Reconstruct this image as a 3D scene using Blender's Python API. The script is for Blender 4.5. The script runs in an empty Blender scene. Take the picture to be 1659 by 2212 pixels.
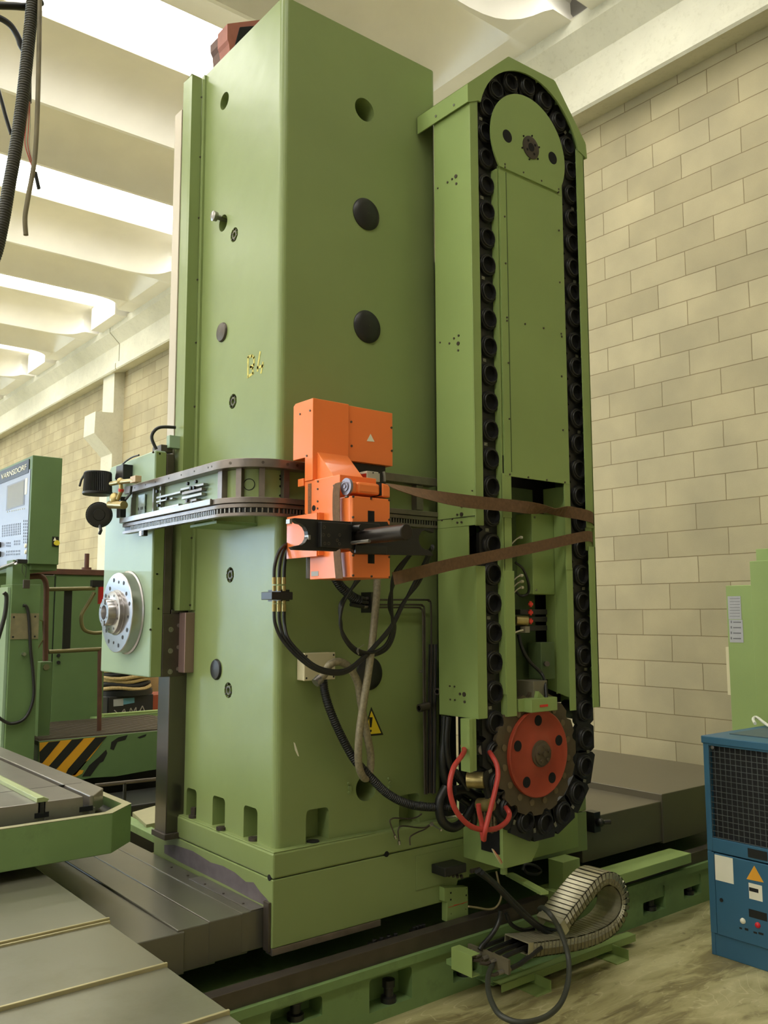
import bpy, bmesh, math, random
import numpy as np
from mathutils import Vector, Matrix
random.seed(7)
S = bpy.context.scene
COL = S.collection

# ---------------------------------------------------------------- camera
YAW, PITCH, ROLL, FPX = math.radians(51.378), math.radians(6.5418), math.radians(-0.1552), 1907.24
CX, CY, H = 829.5, 1106.0, 1.6
fw = np.array([math.cos(YAW), math.sin(YAW), 0]); rt = np.array([math.sin(YAW), -math.cos(YAW), 0]); up = np.array([0, 0, 1.0])
F_ = fw*math.cos(PITCH)+up*math.sin(PITCH); U_ = up*math.cos(PITCH)-fw*math.sin(PITCH)
R_ = rt*math.cos(ROLL)+U_*math.sin(ROLL); V_ = U_*math.cos(ROLL)-rt*math.sin(ROLL)
cam = bpy.data.cameras.new('camera'); co = bpy.data.objects.new('camera', cam); COL.objects.link(co)
cam.sensor_fit = 'HORIZONTAL'; cam.sensor_width = 36; cam.lens = 36*FPX/1659; cam.clip_end = 200; cam.clip_start = 0.05
M = Matrix([[R_[0], V_[0], -F_[0], 0], [R_[1], V_[1], -F_[1], 0], [R_[2], V_[2], -F_[2], H], [0, 0, 0, 1]])
co.matrix_world = M; S.camera = co

# ---------------------------------------------------------------- world, lights, exposure
S.view_settings.view_transform = 'Standard'; S.view_settings.look = 'None'
S.view_settings.exposure = -0.15; S.view_settings.gamma = 1.0; S.view_settings.use_curve_mapping = False
w = bpy.data.worlds.new('world'); S.world = w; w.use_nodes = True
bg = w.node_tree.nodes['Background']; bg.inputs[0].default_value = (0.85, 0.93, 1.0, 1); bg.inputs[1].default_value = 1.0
SKY_STRENGTH = 11.0
GATE_STRENGTH = 14.0
SKY_COLOR = (1.0, 0.985, 0.93)
GATE_COLOR = (0.50, 0.72, 1.0)

def ray(x, y): return F_ + R_*(x-CX)/FPX - V_*(y-CY)/FPX
def onp(ax, v, x, y):
    d = ray(x, y); c = np.array([0, 0, H]); t = (v-c[ax])/d[ax]; return c+d*t
def PX(v, x, y): return Vector(onp(0, v, x, y))     # point of the plane X = v seen at a photo position
def PY(v, x, y): return Vector(onp(1, v, x, y))
def PZ(v, x, y): return Vector(onp(2, v, x, y))

# ---------------------------------------------------------------- materials
def lin(c):
    c = c/255.0
    return c/12.92 if c <= 0.04045 else ((c+0.055)/1.055)**2.4
def rgb(r, g, b): return (lin(r), lin(g), lin(b), 1)
MATS = {}
def mat(name, col, rough=0.5, metal=0.0, var=0.12, scale=6.0, bump=0.0, bscale=40.0, spec=0.5, stain=None, stain_amt=0.5, coat=0.0, sscale=3.0, emit=None, estr=0, stretch=None, blo=0.0, bw=3.0):
    if name in MATS: return MATS[name]
    m = bpy.data.materials.new(name); m.use_nodes = True; nt = m.node_tree; N = nt.nodes; L = nt.links
    p = N['Principled BSDF']
    p.inputs['Roughness'].default_value = rough; p.inputs['Metallic'].default_value = metal
    p.inputs['Specular IOR Level'].default_value = spec; p.inputs['Coat Weight'].default_value = coat
    tc = N.new('ShaderNodeNewGeometry'); src = tc.outputs['Position']
    if stretch:
        mp = N.new('ShaderNodeMapping'); mp.inputs['Scale'].default_value = stretch; L.new(src, mp.inputs['Vector']); src = mp.outputs[0]
    nz = N.new('ShaderNodeTexNoise'); nz.inputs['Scale'].default_value = scale; nz.inputs['Detail'].default_value = 5
    L.new(src, nz.inputs['Vector'])
    c = rgb(*col); lo = tuple(x*(1-var) for x in c[:3])+(1,); hi = tuple(min(1, x*(1+var)) for x in c[:3])+(1,)
    rp = N.new('ShaderNodeValToRGB'); rp.color_ramp.elements[0].position = 0.3; rp.color_ramp.elements[1].position = 0.7
    rp.color_ramp.elements[0].color = lo; rp.color_ramp.elements[1].color = hi
    L.new(nz.outputs['Fac'], rp.inputs[0]); out = rp.outputs[0]
    if stain:
        n2 = N.new('ShaderNodeTexNoise'); n2.inputs['Scale'].default_value = sscale; n2.inputs['Detail'].default_value = 8; n2.inputs['Roughness'].default_value = 0.7
        L.new(src, n2.inputs['Vector'])
        r2 = N.new('ShaderNodeValToRGB'); r2.color_ramp.elements[0].position = 0.52; r2.color_ramp.elements[1].position = 0.68
        r2.color_ramp.elements[0].color = (0, 0, 0, 1); r2.color_ramp.elements[1].color = (stain_amt,)*3+(1,)
        L.new(n2.outputs['Fac'], r2.inputs[0])
        mx = N.new('ShaderNodeMix'); mx.data_type = 'RGBA'; L.new(r2.outputs[0], mx.inputs[0]); L.new(out, mx.inputs[6]); mx.inputs[7].default_value = rgb(*stain); out = mx.outputs[2]
    L.new(out, p.inputs['Base Color'])
    h = None
    if bump:
        n3 = N.new('ShaderNodeTexNoise'); n3.inputs['Scale'].default_value = bscale; n3.inputs['Detail'].default_value = 4; L.new(src, n3.inputs['Vector'])
        b = N.new('ShaderNodeBump'); b.inputs['Strength'].default_value = bump; b.inputs['Distance'].default_value = 0.01; L.new(n3.outputs['Fac'], b.inputs['Height']); h = b.outputs[0]
    if blo:
        n4 = N.new('ShaderNodeTexNoise'); n4.inputs['Scale'].default_value = bw; n4.inputs['Detail'].default_value = 2; L.new(src, n4.inputs['Vector'])
        b2 = N.new('ShaderNodeBump'); b2.inputs['Strength'].default_value = blo; b2.inputs['Distance'].default_value = 0.05; L.new(n4.outputs['Fac'], b2.inputs['Height'])
        if h: L.new(h, b2.inputs['Normal'])
        h = b2.outputs[0]
    if h: L.new(h, p.inputs['Normal'])
    if emit:
        p.inputs['Emission Color'].default_value = tuple(emit)+(1,); p.inputs['Emission Strength'].default_value = estr
    MATS[name] = m; return m

green = mat('column green paint', (128, 143, 88), 0.34, var=0.05, scale=2.0, bump=0.02, bscale=60, blo=0.10, bw=4.0)
sheet = mat('sheet metal green paint', (138, 158, 92), 0.45, var=0.04, scale=3, bump=0.015, bscale=160)
bedgreen = mat('bed green paint worn', (112, 138, 84), 0.45, var=0.10, scale=5, bump=0.03, stain=(48, 52, 38), stain_amt=0.35, sscale=5)
platgreen = mat('platform green paint', (88, 112, 68), 0.5, var=0.08, scale=4)
palegreen = mat('headstock pale green paint', (146, 168, 140), 0.46, var=0.05, scale=2, bump=0.02, bscale=60, coat=0.1)
orange = mat('orange enamel', (240, 124, 58), 0.33, var=0.03, scale=3, bump=0.01, bscale=90, coat=0.2)
blue = mat('chiller blue paint', (52, 96, 122), 0.42, var=0.05, scale=4)
bluegrey = mat('chiller top grey', (70, 88, 94), 0.5)
steel = mat('machined steel', (150, 146, 140), 0.32, metal=0.85, var=0.10, scale=14, stretch=(1, 1, 0.15))
bright = mat('bright steel', (176, 172, 172), 0.27, metal=0.92, var=0.06, scale=20)
darksteel = mat('dark oily steel', (84, 76, 68), 0.4, metal=0.55, var=0.18, scale=9)
railsteel = mat('rail steel', (128, 118, 112), 0.34, metal=0.75, var=0.18, scale=12)
cover_m = mat('way cover steel', (104, 101, 90), 0.33, metal=0.55, var=0.10, scale=3, stain=(96, 90, 72), stain_amt=0.4, sscale=2.2, bump=0.01, bscale=120)
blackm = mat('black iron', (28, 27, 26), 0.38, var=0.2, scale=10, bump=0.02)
chainm = mat('chain black', (40, 39, 37), 0.42, metal=0.3, var=0.2, scale=16)
rubber = mat('black rubber', (24, 24, 23), 0.42, var=0.15, scale=20)
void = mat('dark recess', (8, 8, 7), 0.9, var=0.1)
brown = mat('rust brown paint', (88, 54, 38), 0.6, var=0.2, scale=12, bump=0.05)
pink = mat('primer red casting', (150, 88, 72), 0.6, var=0.2, scale=9, bump=0.06)
red = mat('sprocket red paint', (156, 62, 40), 0.45, var=0.10, scale=8)
redhose = mat('red hose rubber', (176, 58, 50), 0.5, var=0.08, scale=20)
strapm = mat('brown strap webbing', (104, 76, 50), 0.8, var=0.18, scale=60, bump=0.15, bscale=300)
beige = mat('junction box beige', (206, 196, 160), 0.5, var=0.03)
braid = mat('braided grey hose', (142, 132, 108), 0.5, var=0.25, scale=90, bump=0.1, bscale=200, metal=0.2)
brass = mat('brass fitting', (168, 150, 98), 0.35, metal=0.8, var=0.15, scale=30)
white = mat('white label', (226, 222, 200), 0.6, var=0.02)
paper = mat('grey paper notice', (170, 170, 172), 0.7, var=0.05, scale=30)
yellow = mat('warning yellow', (232, 204, 40), 0.5, var=0.03)
amber = mat('hazard amber', (206, 148, 30), 0.5, var=0.06)
blackp = mat('black paint', (20, 20, 18), 0.55)
redlab = mat('red label', (215, 60, 45), 0.5)
dial = mat('stencil yellow paint', (196, 186, 96), 0.7, var=0.25, scale=60)
panelm = mat('control panel lilac grey', (140, 148, 168), 0.4, var=0.02)
screenm = mat('screen glass grey', (120, 126, 134), 0.15, var=0.04)
keym = mat('key grey', (110, 116, 130), 0.5)
navy = mat('name strip navy', (44, 52, 66), 0.5)
plast = mat('chipped primer grey', (96, 88, 92), 0.6, var=0.2, scale=18)
wirew = mat('white wire', (200, 192, 168), 0.5)
spoolm = mat('pale rope', (196, 168, 116), 0.8, var=0.2, scale=60)
boxdark = mat('dark crate', (34, 32, 32), 0.7)
chalk = mat('chalk', (170, 160, 150), 0.9)
conc = mat('precast concrete', (238, 234, 224), 0.85, var=0.06, scale=1.5, bump=0.05, bscale=30)
conc2 = mat('beam concrete', (206, 202, 182), 0.85, var=0.06, scale=3, bump=0.06, bscale=25, stain=(150, 142, 112), stain_amt=0.22, sscale=22)
galv = mat('galvanised link', (176, 170, 142), 0.36, metal=0.6, var=0.12, scale=30)
glow = mat('skylight daylight', (240, 240, 240), 0.5, emit=SKY_COLOR, estr=SKY_STRENGTH)
gateg = mat('gate daylight', (230, 235, 240), 0.5, emit=GATE_COLOR, estr=GATE_STRENGTH)
wing = mat('window daylight', (230, 235, 240), 0.5, emit=(0.8, 0.9, 1.0), estr=1.2)

# ---------------------------------------------------------------- mesh helpers
class MB:
    def __init__(s): s.v = []; s.f = []; s.sm = []
    def add(s, vs, fs, sm=False):
        o = len(s.v); s.v += [tuple(p) for p in vs]; s.f += [tuple(i+o for i in f) for f in fs]; s.sm += [sm]*len(fs); return s
    def box(s, x0, x1, y0, y1, z0, z1):
        x0, x1 = min(x0, x1), max(x0, x1); y0, y1 = min(y0, y1), max(y0, y1); z0, z1 = min(z0, z1), max(z0, z1)
        vs = [(x, y, z) for x in (x0, x1) for y in (y0, y1) for z in (z0, z1)]
        return s.add(vs, [(0, 1, 3, 2), (4, 6, 7, 5), (0, 4, 5, 1), (2, 3, 7, 6), (0, 2, 6, 4), (1, 5, 7, 3)])
    def prism(s, pts, ax, a, b, sm=False):
        # pts: outline in the two other axes (in order), extruded along axis ax from a to b
        def mk(p, t):
            q = [p[0], p[1]]; q.insert(ax, t); return tuple(q)
        n = len(pts); vs = [mk(p, a) for p in pts]+[mk(p, b) for p in pts]
        fs = [tuple(range(n)), tuple(range(2*n-1, n-1, -1))]; s.add(vs, fs)
        o = len(s.v)-2*n
        for i in range(n): s.f.append((o+i, o+(i+1) % n, o+n+(i+1) % n, o+n+i)); s.sm.append(sm)
        return s
    def frame(s, d):
        d = Vector(d).normalized(); a = Vector((0, 0, 1)) if abs(d.z) < 0.9 else Vector((1, 0, 0)); u = d.cross(a).normalized(); return u, d.cross(u)
    def cyl(s, p0, p1, r, n=24, r2=None, caps=True):
        p0 = Vector(p0); p1 = Vector(p1); u, v = s.frame(p1-p0); r2 = r if r2 is None else r2
        vs = []
        for P, R in ((p0, r), (p1, r2)):
            for i in range(n): t = 2*math.pi*i/n; vs.append(P+(u*math.cos(t)+v*math.sin(t))*R)
        o = len(s.v); s.v += [tuple(p) for p in vs]
        for i in range(n): s.f.append((o+i, o+(i+1) % n, o+n+(i+1) % n, o+n+i)); s.sm.append(True)
        if caps: s.f += [tuple(o+i for i in range(n))[::-1], tuple(o+n+i for i in range(n))]; s.sm += [False, False]
        return s
    def lathe(s, c, d, prof, n=32):
        # prof: list of (along, radius)
        c = Vector(c); d = Vector(d).normalized(); u, v = s.frame(d); o = len(s.v)
        for a, r in prof:
            for i in range(n): t = 2*math.pi*i/n; s.v.append(tuple(c+d*a+(u*math.cos(t)+v*math.sin(t))*max(r, 1e-5)))
        for j in range(len(prof)-1):
            for i in range(n):
                s.f.append((o+j*n+i, o+j*n+(i+1) % n, o+(j+1)*n+(i+1) % n, o+(j+1)*n+i)); s.sm.append(True)
        return s
    def tube(s, pts, r, n=10, closed=False, rf=None):
        pts = [Vector(p) for p in pts]; m = len(pts); o = len(s.v); u = None
        for k, p in enumerate(pts):
            if closed: t = pts[(k+1) % m]-pts[k-1]
            else: t = pts[min(k+1, m-1)]-pts[max(k-1, 0)]
            t.normalize()
            if u is None: u, _ = s.frame(t)
            u = (u-t*u.dot(t)); u.normalize(); v = t.cross(u); R = rf(k) if rf else r
            for i in range(n): a = 2*math.pi*i/n; s.v.append(tuple(p+(u*math.cos(a)+v*math.sin(a))*R))
        for k in range(m if closed else m-1):
            k2 = (k+1) % m
            for i in range(n): s.f.append((o+k*n+i, o+k*n+(i+1) % n, o+k2*n+(i+1) % n, o+k2*n+i)); s.sm.append(True)
        if not closed: s.f += [tuple(o+i for i in range(n))[::-1], tuple(o+(m-1)*n+i for i in range(n))]; s.sm += [False, False]
        return s
    def ribbon(s, pts, wdirs, w, t):
        # flat strap: centre points, width directions, width, thickness
        pts = [Vector(p) for p in pts]; o = len(s.v); m = len(pts)
        for k, p in enumerate(pts):
            wd = Vector(wdirs[k]).normalized(); tg = (pts[min(k+1, m-1)]-pts[max(k-1, 0)]).normalized(); nn = tg.cross(wd).normalized()
            for a, b in ((-1, -1), (1, -1), (1, 1), (-1, 1)): s.v.append(tuple(p+wd*a*w/2+nn*b*t/2))
        for k in range(m-1):
            for i in range(4): s.f.append((o+k*4+i, o+k*4+(i+1) % 4, o+k*4+4+(i+1) % 4, o+k*4+4+i)); s.sm.append(False)
        s.f += [(o, o+1, o+2, o+3), tuple(o+(m-1)*4+i for i in range(4))]; s.sm += [False, False]
        return s
    def sphere(s, c, r, n=16, sc=(1, 1, 1)):
        c = Vector(c); o = len(s.v); k = n//2
        for j in range(k+1):
            for i in range(n):
                a = math.pi*j/k; b = 2*math.pi*i/n; s.v.append((c.x+r*sc[0]*math.sin(a)*math.cos(b), c.y+r*sc[1]*math.sin(a)*math.sin(b), c.z+r*sc[2]*math.cos(a)))
        for j in range(k):
            for i in range(n): s.f.append((o+j*n+i, o+(j+1)*n+i, o+(j+1)*n+(i+1) % n, o+j*n+(i+1) % n)); s.sm.append(True)
        return s
    def ring(s, c, d, ro, ri, h, n=28):
        return s.lathe(c, d, [(0, ri), (0, ro), (h, ro), (h, ri), (0, ri)], n)
    def pieces(s):
        par = list(range(len(s.v)))
        def fd(i):
            while par[i] != i: par[i] = par[par[i]]; i = par[i]
            return i
        for f in s.f:
            a = fd(f[0])
            for q in f[1:]: par[fd(q)] = a
        groups = {}
        for k, f in enumerate(s.f): groups.setdefault(fd(f[0]), []).append(k)
        out = []
        for ks in groups.values():
            ids = sorted({i for k in ks for i in s.f[k]}); mp = {a: b for b, a in enumerate(ids)}
            q = MB(); q.v = [s.v[i] for i in ids]; q.f = [tuple(mp[i] for i in s.f[k]) for k in ks]; q.sm = [s.sm[k] for k in ks]; out.append(q)
        return out
    def split(s, name, m, parent, bevel=0.0):
        return [q.build(name, m, parent, bevel) for q in s.pieces()]
    def build(s, name, m, parent=None, bevel=0.0, seg=2, label=None):
        me = bpy.data.meshes.new(name)
        off = parent['o_'] if parent is not None and 'o_' in parent else None
        o3 = Vector(OFFS.get(parent.name, (0, 0, 0))) if parent is not None else Vector((0, 0, 0))
        if parent is None:
            xs = np.array(s.v); o3 = Vector(((xs[:, 0].min()+xs[:, 0].max())/2, (xs[:, 1].min()+xs[:, 1].max())/2, xs[:, 2].min()))
        me.from_pydata([tuple(Vector(p)-o3) for p in s.v], [], s.f); 
        bm = bmesh.new(); bm.from_mesh(me); bmesh.ops.remove_doubles(bm, verts=bm.verts, dist=1e-6); bmesh.ops.recalc_face_normals(bm, faces=bm.faces)
        smf = any(s.sm)
        for f in bm.faces: f.smooth = smf
        for e in bm.edges:
            if smf and len(e.link_faces) == 2 and e.calc_face_angle(0) > math.radians(38): e.smooth = False
        bm.to_mesh(me); bm.free()
        me.materials.append(m)
        ob = bpy.data.objects.new(name, me); COL.objects.link(ob)
        if parent is not None:
            ob.parent = parent; OFFS[ob.name] = tuple(o3)
        else:
            ob.location = o3; OFFS[ob.name] = tuple(o3)
        if bevel:
            b = ob.modifiers.new('bevel', 'BEVEL'); b.width = bevel; b.segments = seg; b.limit_method = 'ANGLE'; b.angle_limit = math.radians(40)
        if label: ob['label'] = label
        return ob
OFFS = {}
def thing(name, label, cat, loc, group=None):
    o = bpy.data.objects.new(name, None); COL.objects.link(o); o.location = loc; OFFS[o.name] = tuple(loc)
    o.empty_display_size = 0.05
    o['label'] = label; o['category'] = cat
    if group: o['group'] = group
    return o
def tag(o, label, cat, group=None):
    o['label'] = label; o['category'] = cat
    if group: o['group'] = group
    return o
def struct(name, mb, m, bevel=0.0):
    o = mb.build(name, m, None, bevel); o['kind'] = 'structure'; return o
def cut(ob, mbs):
    """carve real holes into a mesh"""
    for mb in mbs:
        c = mb.build('cutter', void)
        off = Vector(OFFS[ob.name]); 
        ob_par = ob.parent; ml = Matrix.Translation(off)
        ob.parent = None; ob.matrix_world = ml
        md = ob.modifiers.new('cut', 'BOOLEAN'); md.operation = 'DIFFERENCE'; md.object = c; md.solver = 'EXACT'
        bpy.context.view_layer.update(); dg = bpy.context.evaluated_depsgraph_get()
        bv = [x for x in ob.modifiers if x.type == 'BEVEL']
        for x in bv: x.show_viewport = False
        dg.update()
        me = bpy.data.meshes.new_from_object(ob.evaluated_get(dg)); ob.modifiers.remove(md); old = ob.data; ob.data = me
        me.materials.clear(); me.materials.append(old.materials[0])
        bm = bmesh.new(); bm.from_mesh(me)
        for f in bm.faces: f.smooth = f.calc_area() < 0.004
        for e in bm.edges: e.smooth = not (len(e.link_faces) == 2 and e.calc_face_angle(0) > math.radians(38))
        bm.to_mesh(me); bm.free()
        for pl in me.polygons: pl.material_index = 0
        for x in bv: x.show_viewport = True
        bpy.data.objects.remove(c)
        ob.parent = ob_par; ob.matrix_world = Matrix.Identity(4)
        if ob_par is None: ob.location = off
        else: ob.matrix_basis = Matrix.Identity(4)
    return ob
def smooth_path(pts, k=8):
    P = [Vector(p) for p in pts]; out = []
    for i in range(len(P)-1):
        a = P[max(i-1, 0)]; b = P[i]; c = P[i+1]; d = P[min(i+2, len(P)-1)]
        for j in range(k):
            t = j/k; out.append(0.5*((2*b)+(c-a)*t+(2*a-5*b+4*c-d)*t*t+(3*b-a-3*c+d)*t**3))
    out.append(P[-1]); return out
def hose(name, label, cat, pts, r, m=rubber, parent=None, group=None, k=8, n=10, corr=0):
    path = smooth_path(pts, k)
    if corr:
        # corrugated hose: resample finely, swing the radius
        d = [0]
        for a, b in zip(path, path[1:]): d.append(d[-1]+(b-a).length)
        L = d[-1]; q = []; st = corr/4; i = 0; x = 0
        while x < L:
            while i < len(d)-2 and d[i+1] < x: i += 1
            t = (x-d[i])/max(d[i+1]-d[i], 1e-9); q.append(path[i].lerp(path[i+1], t)); x += st
        o = MB().tube(q, r, n, rf=lambda j: r*(1.0 if j % 4 < 2 else 0.86)).build(name, m, parent)
    else: o = MB().tube(path, r, n).build(name, m, parent)
    if parent is None: tag(o, label, cat, group)
    elif label: o['label'] = label
    return o
def recY(Y, x0, y0, x1, y1):
    """photo rectangle on plane Y -> X0, X1, Z0, Z1"""
    ym, xm = (y0+y1)/2, (x0+x1)/2
    return PY(Y, x0, ym).x, PY(Y, x1, ym).x, PY(Y, xm, y1).z, PY(Y, xm, y0).z
def recX(X, x0, y0, x1, y1):
    ym, xm = (y0+y1)/2, (x0+x1)/2
    return PX(X, x0, ym).y, PX(X, x1, ym).y, PX(X, xm, y1).z, PX(X, xm, y0).z
def text_mesh(name, s, size, m, parent, origin, xdir, updir, ext=0.001, label=None, sx=1.0):
    cu = bpy.data.curves.new('txt', 'FONT'); cu.body = s; cu.size = size; cu.extrude = ext; cu.align_x = 'LEFT'
    t = bpy.data.objects.new('txt', cu); COL.objects.link(t); bpy.context.view_layer.update()
    me = bpy.data.meshes.new_from_object(t.evaluated_get(bpy.context.evaluated_depsgraph_get())); bpy.data.objects.remove(t)
    x = Vector(xdir).normalized(); u = Vector(updir).normalized(); nn = x.cross(u); o3 = Vector(OFFS.get(parent.name, (0, 0, 0))) if parent else Vector((0, 0, 0))
    o = Vector(origin)-o3
    for v in me.vertices: c = v.co.copy(); v.co = o+x*c.x*sx+u*c.y+nn*c.z
    me.materials.clear(); me.materials.append(m)
    ob = bpy.data.objects.new(name, me); COL.objects.link(ob)
    if parent: ob.parent = parent; OFFS[ob.name] = tuple(o3)
    if label: ob['label'] = label
    return ob
def bolt_heads(mb, pts, d, r, h, n=10):
    for p in pts: mb.cyl(Vector(p), Vector(p)+Vector(d)*h, r, n)
    return mb
X_, Y_, Z_ = Vector((1, 0, 0)), Vector((0, 1, 0)), Vector((0, 0, 1))

# ================================================================= SETTING
WX = 6.05                       # block wall plane
def floor_mat():
    m = bpy.data.materials.new('dusty concrete floor'); m.use_nodes = True; nt = m.node_tree; N = nt.nodes; L = nt.links; p = N['Principled BSDF']
    g = N.new('ShaderNodeNewGeometry')
    mp = N.new('ShaderNodeMapping'); mp.inputs['Scale'].default_value = (0.8, 2.6, 1); mp.inputs['Rotation'].default_value = (0, 0, 0.35); L.new(g.outputs['Position'], mp.inputs[0])
    n0 = N.new('ShaderNodeTexNoise'); n0.inputs['Scale'].default_value = 1.4; n0.inputs['Detail'].default_value = 3; L.new(mp.outputs[0], n0.inputs['Vector'])
    va = N.new('ShaderNodeVectorMath'); va.operation = 'MULTIPLY_ADD'; va.inputs[1].default_value = (1.5, 1.5, 1.5); L.new(n0.outputs['Color'], va.inputs[0]); L.new(mp.outputs[0], va.inputs[2])
    n1 = N.new('ShaderNodeTexNoise'); n1.inputs['Scale'].default_value = 2.2; n1.inputs['Detail'].default_value = 9; n1.inputs['Roughness'].default_value = 0.62; L.new(va.outputs[0], n1.inputs['Vector'])
    r = N.new('ShaderNodeValToRGB'); e = r.color_ramp.elements
    e[0].position = 0.30; e[0].color = rgb(104, 96, 66); e[1].position = 0.70; e[1].color = rgb(190, 182, 136)
    x = e.new(0.5); x.color = rgb(160, 152, 106); x = e.new(0.42); x.color = rgb(128, 118, 78)
    L.new(n1.outputs['Fac'], r.inputs[0])
    # thin pale scuff lines
    n2 = N.new('ShaderNodeTexNoise'); n2.inputs['Scale'].default_value = 1.3; n2.inputs['Detail'].default_value = 3; n2.inputs['Distortion'].default_value = 1.2; L.new(mp.outputs[0], n2.inputs['Vector'])
    ma = N.new('ShaderNodeMath'); ma.operation = 'PINGPONG'; ma.inputs[1].default_value = 0.04; L.new(n2.outputs['Fac'], ma.inputs[0])
    r2 = N.new('ShaderNodeValToRGB'); r2.color_ramp.elements[0].position = 0; r2.color_ramp.elements[0].color = (0.55, 0.55, 0.55, 1); r2.color_ramp.elements[1].position = 0.0035; r2.color_ramp.elements[1].color = (0, 0, 0, 1)
    L.new(ma.outputs[0], r2.inputs[0])
    n3 = N.new('ShaderNodeTexNoise'); n3.inputs['Scale'].default_value = 2.0; L.new(g.outputs['Position'], n3.inputs['Vector'])
    mm = N.new('ShaderNodeMath'); mm.operation = 'MULTIPLY'; L.new(r2.outputs[0], mm.inputs[0]); L.new(n3.outputs['Fac'], mm.inputs[1])
    mx = N.new('ShaderNodeMix'); mx.data_type = 'RGBA'; L.new(mm.outputs[0], mx.inputs[0]); L.new(r.outputs[0], mx.inputs[6]); mx.inputs[7].default_value = rgb(226, 218, 176)
    # dark spots
    n5 = N.new('ShaderNodeTexNoise'); n5.inputs['Scale'].default_value = 11; n5.inputs['Detail'].default_value = 6; L.new(g.outputs['Position'], n5.inputs['Vector'])
    r5 = N.new('ShaderNodeValToRGB'); r5.color_ramp.elements[0].position = 0.64; r5.color_ramp.elements[0].color = (0, 0, 0, 1); r5.color_ramp.elements[1].position = 0.74; r5.color_ramp.elements[1].color = (0.75,)*3+(1,)
    L.new(n5.outputs['Fac'], r5.inputs[0])
    m2 = N.new('ShaderNodeMix'); m2.data_type = 'RGBA'; L.new(r5.outputs[0], m2.inputs[0]); L.new(mx.outputs[2], m2.inputs[6]); m2.inputs[7].default_value = rgb(84, 70, 44)
    L.new(m2.outputs[2], p.inputs['Base Color'])
    r4 = N.new('ShaderNodeMapRange'); r4.inputs[3].default_value = 0.28; r4.inputs[4].default_value = 0.62; L.new(n1.outputs['Fac'], r4.inputs[0]); L.new(r4.outputs[0], p.inputs['Roughness'])
    b = N.new('ShaderNodeBump'); b.inputs['Strength'].default_value = 0.25; b.inputs['Distance'].default_value = 0.02; L.new(n1.outputs['Fac'], b.inputs['Height']); L.new(b.outputs[0], p.inputs['Normal'])
    return m
def block_mat():
    m = bpy.data.materials.new('concrete block wall'); m.use_nodes = True; nt = m.node_tree; N = nt.nodes; L = nt.links; p = N['Principled BSDF']; p.inputs['Roughness'].default_value = 0.9
    g = N.new('ShaderNodeNewGeometry'); sp = N.new('ShaderNodeSeparateXYZ'); L.new(g.outputs['Position'], sp.inputs[0])
    ay = N.new('ShaderNodeMath'); ay.operation = 'ADD'; ay.inputs[1].default_value = BR_Y; L.new(sp.outputs['Y'], ay.inputs[0])
    az = N.new('ShaderNodeMath'); az.operation = 'ADD'; az.inputs[1].default_value = BR_Z; L.new(sp.outputs['Z'], az.inputs[0])
    cb = N.new('ShaderNodeCombineXYZ'); L.new(ay.outputs[0], cb.inputs[0]); L.new(az.outputs[0], cb.inputs[1])
    nz = N.new('ShaderNodeTexNoise'); nz.inputs['Scale'].default_value = 9; nz.inputs['Detail'].default_value = 4; L.new(g.outputs['Position'], nz.inputs['Vector'])
    wv = N.new('ShaderNodeVectorMath'); wv.operation = 'MULTIPLY_ADD'; wv.inputs[1].default_value = (0.008, 0.006, 0); L.new(nz.outputs['Color'], wv.inputs[0]); L.new(cb.outputs[0], wv.inputs[2])
    b = N.new('ShaderNodeTexBrick'); b.inputs['Scale'].default_value = 1; b.inputs['Brick Width'].default_value = 0.512; b.inputs['Row Height'].default_value = 0.2011
    b.inputs['Mortar Size'].default_value = 0.0042; b.inputs['Mortar Smooth'].default_value = 0.4; b.offset = 0.5; b.inputs['Bias'].default_value = 0.1
    b.inputs['Color1'].default_value = rgb(180, 169, 138); b.inputs['Color2'].default_value = rgb(166, 155, 125); b.inputs['Mortar'].default_value = rgb(134, 120, 90)
    L.new(wv.outputs[0], b.inputs['Vector'])
    n2 = N.new('ShaderNodeTexNoise'); n2.inputs['Scale'].default_value = 2.2; n2.inputs['Detail'].default_value = 6; L.new(g.outputs['Position'], n2.inputs['Vector'])
    r = N.new('ShaderNodeValToRGB'); r.color_ramp.elements[0].position = 0.35; r.color_ramp.elements[0].color = (0.86, 0.86, 0.84, 1); r.color_ramp.elements[1].position = 0.7; r.color_ramp.elements[1].color = (1.06, 1.05, 1.0, 1); L.new(n2.outputs['Fac'], r.inputs[0])
    n6 = N.new('ShaderNodeTexNoise'); n6.inputs['Scale'].default_value = 140; L.new(g.outputs['Position'], n6.inputs['Vector'])
    r6 = N.new('ShaderNodeMapRange'); r6.inputs[3].default_value = 0.93; r6.inputs[4].default_value = 1.07; L.new(n6.outputs['Fac'], r6.inputs[0])
    mx = N.new('ShaderNodeMix'); mx.data_type = 'RGBA'; mx.blend_type = 'MULTIPLY'; mx.inputs[0].default_value = 1; L.new(b.outputs['Color'], mx.inputs[6]); L.new(r.outputs[0], mx.inputs[7])
    m3 = N.new('ShaderNodeVectorMath'); m3.operation = 'SCALE'; L.new(mx.outputs[2], m3.inputs[0]); L.new(r6.outputs[0], m3.inputs['Scale'])
    L.new(m3.outputs[0], p.inputs['Base Color'])
    bu = N.new('ShaderNodeBump'); bu.inputs['Strength'].default_value = 0.6; bu.inputs['Distance'].default_value = 0.006; bu.invert = True; L.new(b.outputs['Fac'], bu.inputs['Height'])
    L.new(bu.outputs[0], p.inputs['Normal']); return m
BR_Z = -0.0177
BR_Y = -0.171
FLOORM = floor_mat(); WALLM = block_mat()
struct('floor', MB().box(-15, 7, -7, 36, -0.1, 0), FLOORM)
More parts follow.
